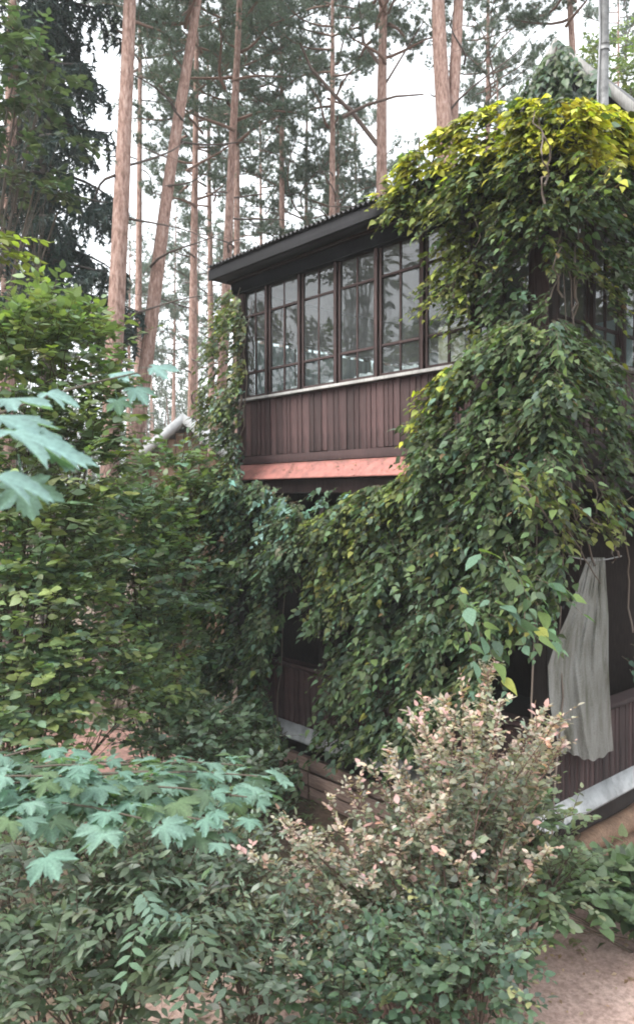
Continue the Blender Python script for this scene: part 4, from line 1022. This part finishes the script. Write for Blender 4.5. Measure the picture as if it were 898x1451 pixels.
def pine_crown(H, Rm, nlimb, dens, low=.0):
    """returns (needle mesh, limb mesh) for a crown of height H whose base is at z = 0"""
    nb = MB(); lb_ = MB()
    for i in range(nlimb):
        u = (i + rng.random()) / nlimb; z = low + u * (H - low - .4); az = i * 2.4 + rng.normal(0, .4)
        prof = (math.sin(math.pi * min(1, .18 + .78 * u)) ** .7); ln = Rm * prof * rng.uniform(.6, 1.1)
        if u > .9: ln *= .6
        P = limb_pts(np.array([0, 0, z]), az, ln, rng.uniform(-.05, .35), rng.uniform(-.1, .35), 7)
        lb_.tube(P, np.linspace(.045 * (1 - .5 * u), .01, 7), 5, (.20, .125, .095), cap=False)
        nt_ = max(3, int(ln * dens)); st = []; di = []
        for k in range(nt_):
            s = .30 + .70 * (k + rng.random()) / nt_; j = min(5, int(s * 6)); p0 = P[j] + (P[j + 1] - P[j]) * (s * 6 - j)
            d = unit((P[j + 1] - P[j])[None])[0] * .6 + rng.standard_normal(3) * (.7, .7, .35) + (0, 0, .25)
            l2 = rng.uniform(.3, .65); e = p0 + unit(d[None])[0] * l2
            twigs(lb_, np.stack([p0, (p0 + e) / 2 + (0, 0, .04), e])[None], .010, (.14, .10, .08))
            m_ = 6
            for q in range(m_):
                f = .3 + .7 * (q + 1) / m_; st.append(p0 + (e - p0) * f + rng.standard_normal(3) * .06); di.append(unit(d[None])[0] * .7 + (0, 0, .5))
        needle_tufts(nb, np.array(st), np.array(di), 24, .15, .0075, [(.085,.12,.092), (.105,.14,.11), (.09,.125,.085)])
    return nb.mesh('crown', M_needle), lb_.mesh('branches', M_twig, True)
CROWNS = [pine_crown(7.5, 2.6, 32, 8), pine_crown(9.0, 2.3, 34, 8), pine_crown(6.5, 3.0, 28, 8), pine_crown(8.5, 2.0, 28, 7)]
def pine(name, label, pts, D, r_low, top, crown_z, ci, cs=1.0, stubs=5, group=None, rot=None):
    """pts: picture points along the trunk at depth D -> a trunk continued to the ground and up to the crown"""
    P = np.array([at(x, y, D) for x, y in pts]); P = P[np.argsort(P[:, 2])]
    z0 = -.1; a = P[0] + (P[1] - P[0]) * ((z0 - P[0, 2]) / (P[1, 2] - P[0, 2]))
    dl = (P[-1] - P[-2]); sl_ = dl[:2] / dl[2] * .5
    e = np.array([P[-1, 0] + sl_[0] * (top - P[-1, 2]), P[-1, 1] + sl_[1] * (top - P[-1, 2]), top])
    K = np.concatenate([[a], P, [e]]); zs = np.linspace(z0, top, 26)
    xs = np.interp(zs, K[:, 2], K[:, 0]); ys = np.interp(zs, K[:, 2], K[:, 1])
    for _ in range(2): xs[1:-1] = (xs[:-2] + 2 * xs[1:-1] + xs[2:]) / 4; ys[1:-1] = (ys[:-2] + 2 * ys[1:-1] + ys[2:]) / 4
    C = np.stack([xs, ys, zs], 1); rr = r_low * np.interp(zs, [0, .5, 8, top], [1.25, 1.05, .86, .22]) * (1 + .03 * np.sin(zs * 2.1 + D))
    base = np.array([xs[0], ys[0], 0.]); root = thing(name, label, 'pine', base, 0, group)
    MB().tube(C, rr, 14).build('trunk', M_bark, root, True, origin=base)
    cx, cy = np.interp(crown_z, zs, xs), np.interp(crown_z, zs, ys)
    rz = rng.uniform(0, 6.28) if rot is None else rot
    for me in CROWNS[ci]:
        o = obj(me.name.split('.')[0], me, root, 'stuff'); o.location = (cx - base[0], cy - base[1], crown_z); o.scale = (cs, cs, cs); o.rotation_euler = (0, 0, rz)
    for k in range(stubs):
        z = crown_z - rng.uniform(.3, 5.5); p0 = np.array([np.interp(z, zs, xs), np.interp(z, zs, ys), z]); ln = rng.uniform(.6, 2.0)
        Q = limb_pts(p0, rng.uniform(0, 6.28), ln, rng.uniform(-.1, .5), rng.uniform(-.3, .3), 7); b = MB().tube(Q, np.linspace(.028, .006, 7), 5, (.10, .075, .065), cap=False)
        for q in range(5):
            j = rng.integers(2, 6); e2 = Q[j] + rng.standard_normal(3) * .35; twigs(b, np.stack([Q[j], (Q[j] + e2) / 2, e2])[None], .006, (.09, .07, .06))
        b.build('dead_branch', M_twig, root, True, origin=base)
    return root
pine('pine_tree', 'pine cut by the left edge, half hidden by the broadleaf tree', [(12,450),(14,200),(20,0)], 14, .16, 20, 13.0, 0)
pine('pine_tree', 'thick straight orange pine rising from the hazel bush', [(156,640),(161,500),(168,380),(174,230),(184,20)], 13.5, .17, 20, 12.4, 2, 1.0, 4)
pine('pine_tree', 'leaning orange pine with dark foot, right of the thick straight pine', [(192,632),(203,545),(212,480),(224,370),(245,210),(262,110),(280,10)], 15, .152, 20, 13.0, 0, 1.0, 5)
pine('pine_tree', 'slender dusky pine between the leaning pine and the house', [(272,590),(274,400),(278,140)], 21, .135, 21, 11.5, 1, 1.0, 8)
pine('pine_tree', 'slim pine just left of the eave end', [(320,420),(323,350),(328,220),(338,50)], 18, .135, 21, 12.0, 3, 1.05, 8)
pine('pine_tree', 'pine with a long bare limb rising behind the middle of the eave', [(541,300),(540,200),(541,100),(543,0)], 18, .19, 21, 14.0, 2, 1.0, 3)
pine('pine_tree', 'left trunk of the paired pink pines behind the roof', [(634,300),(630,165),(622,80),(620,0)], 16.5, .255, 21, 15.0, 1, 1.0, 2)
pine('pine_tree', 'right, slimmer trunk of the paired pink pines behind the roof', [(638,300),(639,165),(646,80),(650,0)], 16.7, .20, 21, 14.8, 3, 1.0, 2)
pine('pine_tree', 'pine behind the attic gable left of the metal mast', [(815,200),(812,70),(806,0)], 19, .15, 21, 15.5, 0, 1.0, 3)
# the bare limb of the middle pine and the dark limb crossing it
mid = [(535,205,18), (500,160,17.8), (470,130,17.6), (440,95,17.5), (425,60,17.4)]
lim = [o for o in bpy.data.objects if o.get('label', '').startswith('pine with a long bare limb')][0]
for pts_, r_ in ((mid, .06), ([(486,165,17.7), (520,148,17.3), (560,136,17.0), (600,133,16.8)], .045), ([(541,95,18), (515,60,17.9), (508,0,17.8)], .05), ([(546,118,18), (575,70,17.5), (600,30,17.2)], .03)):
    P = np.array([at(*q) for q in pts_]); MB().tube(P, np.linspace(r_, r_ * .4, len(P)), 7, (.13, .09, .075)).build('bough', M_twig, lim, True, origin=np.array(lim.location))
# mid-distance pines filling the canopy
MIDP = [(300,28,14.5,2,1.0,'background pine between the slender dusky pine and the slim one by the eave'), (372,34,13,3,1.1,'background pine right of the slim pine, above the eave end'),
        (432,27,9.3,2,1.2,'bushy pine with low crown rising above the middle of the corrugated eave'), (478,25,9.0,0,.95,'short bushy pine nearest the long-limbed pine, low over the eave'),
        (505,38,14,1,1.15,'hazy pine just left of the long-limbed pine'), (590,30,10.5,0,1.0,'pine crown between the long-limbed pine and the paired trunks'),
        (705,30,13.5,1,.95,'grey pine crown right of the paired pink trunks'), (735,36,14.5,2,1.1,'hazy pine crown left of the attic gable'), (400,25,16,2,1.0,'tall pine crown at the top edge above the eave end'),
        (335,24,15.5,2,1.0,'broad pine crown at the top edge over the slim pine'), (470,23,15.0,0,1.0,'feathery pine crown at the top edge left of the long-limbed pine'), (690,24,15.5,2,.8,'pine crown at the top edge right of the paired pink trunks'),
        (195,25,17.5,1,1.0,'tall pine crown at the top edge between the two orange pines'), (880,34,20,1,1.0,'hazy pine crown in the top right corner')]
for i, (px, D, cz, ci, cs, lab) in enumerate(MIDP):
    jx = px + rng.uniform(-6, 6)
    pine('background_pine', lab, [(px, 600), (jx, 100)], D, .14, cz + 7.5 * cs, cz, ci, cs, 4, 'pines of the background wood')
for i in range(6):
    D = rng.uniform(50, 80); px = rng.uniform(140, 300) if i < 5 else rng.uniform(-60, 520)
    pine('far_pine', 'slender far pine trunk in the pale gap between the front pines', [(px, 640), (px + rng.uniform(-12, 12), 300)], D, .12, 24, rng.uniform(17, 21), int(rng.integers(4)), .7, 0, 'far pine trunks')
for (px, D, cz, ci, cs, lab) in [(182, 40, 10.5, 3, 1.0, 'hazy low-crowned pine seen between the thick straight pine and the leaning one'), (246, 44, 11.5, 0, 1.0, 'hazy low-crowned pine between the leaning pine and the slender dusky pine'),
        (298, 38, 10.0, 1, .95, 'hazy low-crowned pine between the slender dusky pine and the eave end'), (128, 46, 11.0, 2, 1.0, 'hazy low-crowned pine behind the foot of the spruce')]:
    pine('background_pine', lab, [(px, 600), (px + 3, 300)], D, .12, cz + 7.5 * cs, cz, ci, cs, 2, 'pines of the background wood')
# far edge of the wood: a mass of young pines that closes the view low down
fb = MB(); n = 9500
y_ = rng.uniform(62, 95, n); x_ = rng.uniform(-.52, .25, n) * y_; top_ = 14.5 + 3.5 * np.sin(x_ * .31) + 2.5 * np.sin(x_ * .83 + y_); z_ = top_ * rng.random(n) ** .7
needle_tufts(fb, np.stack([x_, y_, z_], 1), np.tile([0, 0, .6], (n, 1)) + rng.standard_normal((n, 3)) * .5, 9, .75, .06, [(.07,.09,.065), (.09,.10,.075), (.06,.075,.05)])
for k in range(90):
    y0 = rng.uniform(58, 90); x0 = rng.uniform(-.50, .2) * y0
    fb.tube([(x0, y0, -.2), (x0 + rng.normal(0, .3), y0, 6), (x0 + rng.normal(0, .5), y0, 12)], [.14, .11, .05], 5, (.16, .11, .09), cap=False)
tag(fb.build('far_wood', M_needle, None, kind='stuff'), 'hazy far edge of the pine wood', 'wood')
# drooping spruce
def spruce_crown(H, Rm, nlimb):
    nb = MB(); lb_ = MB()
    for i in range(nlimb):
        u = (i + rng.random()) / nlimb; z = u * (H - .3); az = i * 2.4 + rng.normal(0, .3); ln = Rm * (1 - u) ** .75 * rng.uniform(.75, 1.1) + .15
        P = limb_pts(np.array([0, 0, z]), az, ln, -.10, -.25, 8); P[:, 2] += .10 * ln * np.linspace(0, 1, 8) ** 4
        lb_.tube(P, np.linspace(.04, .008, 8), 5, (.06, .05, .045), cap=False)
        nt_ = max(4, int(ln * 16)); st = []; di = []
        for k in range(nt_):
            s = .12 + .88 * (k + rng.random()) / nt_; j = min(6, int(s * 7)); p0 = P[j] + (P[j + 1] - P[j]) * (s * 7 - j)
            sd_ = np.array([-math.sin(az), math.cos(az), 0]) * rng.choice([-1, 1]) * rng.uniform(.1, .45); hang = rng.uniform(.3, 1.0) * (.4 + .6 * math.sin(math.pi * min(1, s)))
            for q in range(8):
                f = (q + .5) / 8; st.append(p0 + sd_ * min(1, f * 1.6) + np.array([0, 0, -hang * f])); di.append(sd_ * .4 + np.array([0, 0, -1.0]))
        needle_tufts(nb, np.array(st), np.array(di), 9, .13, .019, [(.022,.036,.034), (.03,.045,.04), (.026,.04,.032)], .7)
    return nb.mesh('crown', M_needle), lb_.mesh('branches', M_twig, True)
sc_ = spruce_crown(16, 1.6, 100)
def spruce(label, px, D, z0, s):
    p = at(px, 600, D); base = np.array([p[0], p[1], 0.]); root = thing('spruce_tree', label, 'spruce', base)
    MB().tube([(0, 0, -.1), (0, 0, 6), (.05, 0, z0 + 16 * s)], [.2, .16, .03], 10, (.09, .07, .06)).build('trunk', M_twig, root, True)
    for me in sc_:
        o = obj(me.name.split('.')[0], me, root, 'stuff'); o.location = (0, 0, z0); o.scale = (s, s, s)
spruce('dark spruce with drooping branches at the upper left', 68, 14.6, 7.3, 1.1)
spruce('second dark spruce tip beyond the right edge of the gable', 935, 26, 4, .8)

# ------------------------------------------------------------------ neighbouring shed
p0 = at(203, 645, 15.5); p1 = at(266, 590, 15.5)
shed = thing('garden_shed', 'small brown shed with a pale sloping slate roof behind the bushes', 'shed', (p0[0], p0[1], 0))
dx, dz, z0 = p1[0] - p0[0], p1[2] - p0[2], p0[2]
def slab(x0, za, x1, zb, t_, y0, y1):
    return [(x0, y0, za), (x1, y0, zb), (x1, y0, zb - t_), (x0, y0, za - t_), (x0, y1, za), (x1, y1, zb), (x1, y1, zb - t_), (x0, y1, za - t_)]
QF = [(0, 1, 2, 3), (7, 6, 5, 4), (0, 4, 5, 1), (1, 5, 6, 2), (2, 6, 7, 3), (3, 7, 4, 0)]
MB().add(slab(-.06, z0, dx, z0 + dz, .20, -.6, .2), QF).build('roof_slab', M_slate, shed)
MB().add(slab(-.06, z0 + .02, dx, z0 + dz + .02, .05, .203, 3.6), QF).build('roof_slab', M_slate, shed)
MB().add(slab(dx + .003, z0 + dz, 2 * dx, z0, .20, -.6, 3.6), QF).build('roof_slab', M_slate, shed)
ws = MB().box((.08, -.4, 0), (2 * dx - .1, 3.4, z0 - .2)); ws.add([(.08, -.4, z0 - .2), (2 * dx - .1, -.4, z0 - .2), (dx, -.4, z0 + dz - .22), (.08, 3.4, z0 - .2), (2 * dx - .1, 3.4, z0 - .2), (dx, 3.4, z0 + dz - .22)], [(0, 1, 2, 2), (3, 5, 4, 4)])
wso = ws.build('wall', M_dark, shed)
for k in range(10):
    x = .09 + k * (2 * dx - .2) / 10; top = z0 - .22 + dz * (1 - abs(x + .08 - dx) / dx) * .9
    MB().bbox((x, -.425, .05), (x + (2 * dx - .2) / 10 - .01, -.402, top), .004).build('plank', M_log, wso)

# ------------------------------------------------------------------ litter on the sand and low ground plants
def litter(name, n, cx, cy, rx, ry, size, pal, label):
    x = cx + rng.uniform(-rx, rx, n); y = cy + rng.uniform(-ry, ry, n)
    pos = np.stack([x, y, ground_height(x, y) + .012], 1)
    L = dict(pos=pos, tip=rng.standard_normal((n, 3)) * (1, 1, .12), nor=np.array([0, 0, 1.0]) + .25 * rng.standard_normal((n, 3)), size=size * rng.uniform(.5, 1.4, n), col=colours(n, pal, None, .25))
    b = MB(); scatter(b, 'simple', L); o = b.build(name, M_leaf, None, True, kind='stuff'); tag(o, label, 'litter')
litter('fallen_leaves', 1500, 1.9, 4.9, 3.2, 2.0, .045, [(.30,.20,.13), (.38,.26,.2), (.22,.14,.09), (.42,.36,.24)], 'dry leaf litter strewn over the sandy yard')
n = 420; yb_ = rng.uniform(-.2, LY, n); ob_ = rng.uniform(.02, .25, n)
pos = h2w(np.stack([-ob_, yb_, Z_FL + .016 - (ob_ > .1) * (ob_ - .1) * .95 - np.minimum(ob_, .1) * .7], 1))
Ld = dict(pos=pos, tip=rng.standard_normal((n, 3)) * (1, 1, .1), nor=np.array([0, 0, 1.0]) - HX * .6 + .2 * rng.standard_normal((n, 3)), size=rng.uniform(.012, .045, n), col=colours(n, [(.16,.10,.06), (.22,.17,.09), (.10,.07,.05)], None, .25))
b = MB(); scatter(b, 'narrow', Ld); tag(b.build('ledge_litter', M_leaf, None, True, kind='stuff'), 'dry leaves and needles lying on the red ledge', 'litter')
litter('path_leaves', 700, -3.2, 11, 3, 1.4, .05, [(.30,.20,.13), (.22,.14,.09)], 'dry leaf litter strewn over the path at the left')
def undergrowth(name, label, n, xr, yr, size, pal, h):
    x = rng.uniform(*xr, n); y = rng.uniform(*yr, n); lx = (x - HC[0]) * HX[0] + (y - HC[1]) * HX[1]; ly = (x - HC[0]) * HY[0] + (y - HC[1]) * HY[1]
    ok = ~((lx > -.3) & (ly > -.3)) & ~((x > 1.2) & (y < 6.3)) & ~((np.hypot((x + 3.2) / 2.6, (y - 11) / 1.2)) < 1); x, y = x[ok], y[ok]
    st = np.stack([x, y, ground_height(x, y) + h * rng.random(len(x))], 1); di = rng.standard_normal((len(x), 3)) * (1, 1, .2) + (0, 0, .6)
    L, P = sprays(st, di, 6, .22, size, pal, droop=.4); b = MB(); scatter(b, 'simple', L); tag(b.build(name, M_leaf, None, True, kind='stuff'), label, 'undergrowth')
undergrowth('undergrowth', 'low leafy ground cover around the bushes', 4200, (-7, 3.2), (3.0, 14), .075, [(.07,.10,.05), (.09,.12,.06), (.12,.13,.06), (.055,.08,.045)], .35)
undergrowth('forest_undergrowth', 'low green growth on the far forest floor', 5000, (-16, 14), (14, 45), .16, [(.08,.11,.05), (.10,.13,.05), (.13,.12,.07)], .7)

# ------------------------------------------------------------------ air
m = bpy.data.materials.new('thin_haze'); m.use_nodes = True; t = m.node_tree; t.nodes.remove(t.nodes['Principled BSDF'])
pv = nd(t, 'ShaderNodeVolumePrincipled'); pv.inputs['Color'].default_value = (.96, .98, 1, 1); pv.inputs['Density'].default_value = .0014
t.links.new(pv.outputs[0], t.nodes['Material Output'].inputs['Volume'])
b = MB().box((-310, -210, -1.2), (310, 410, 32)); b.build('haze', m, None, kind='stuff')
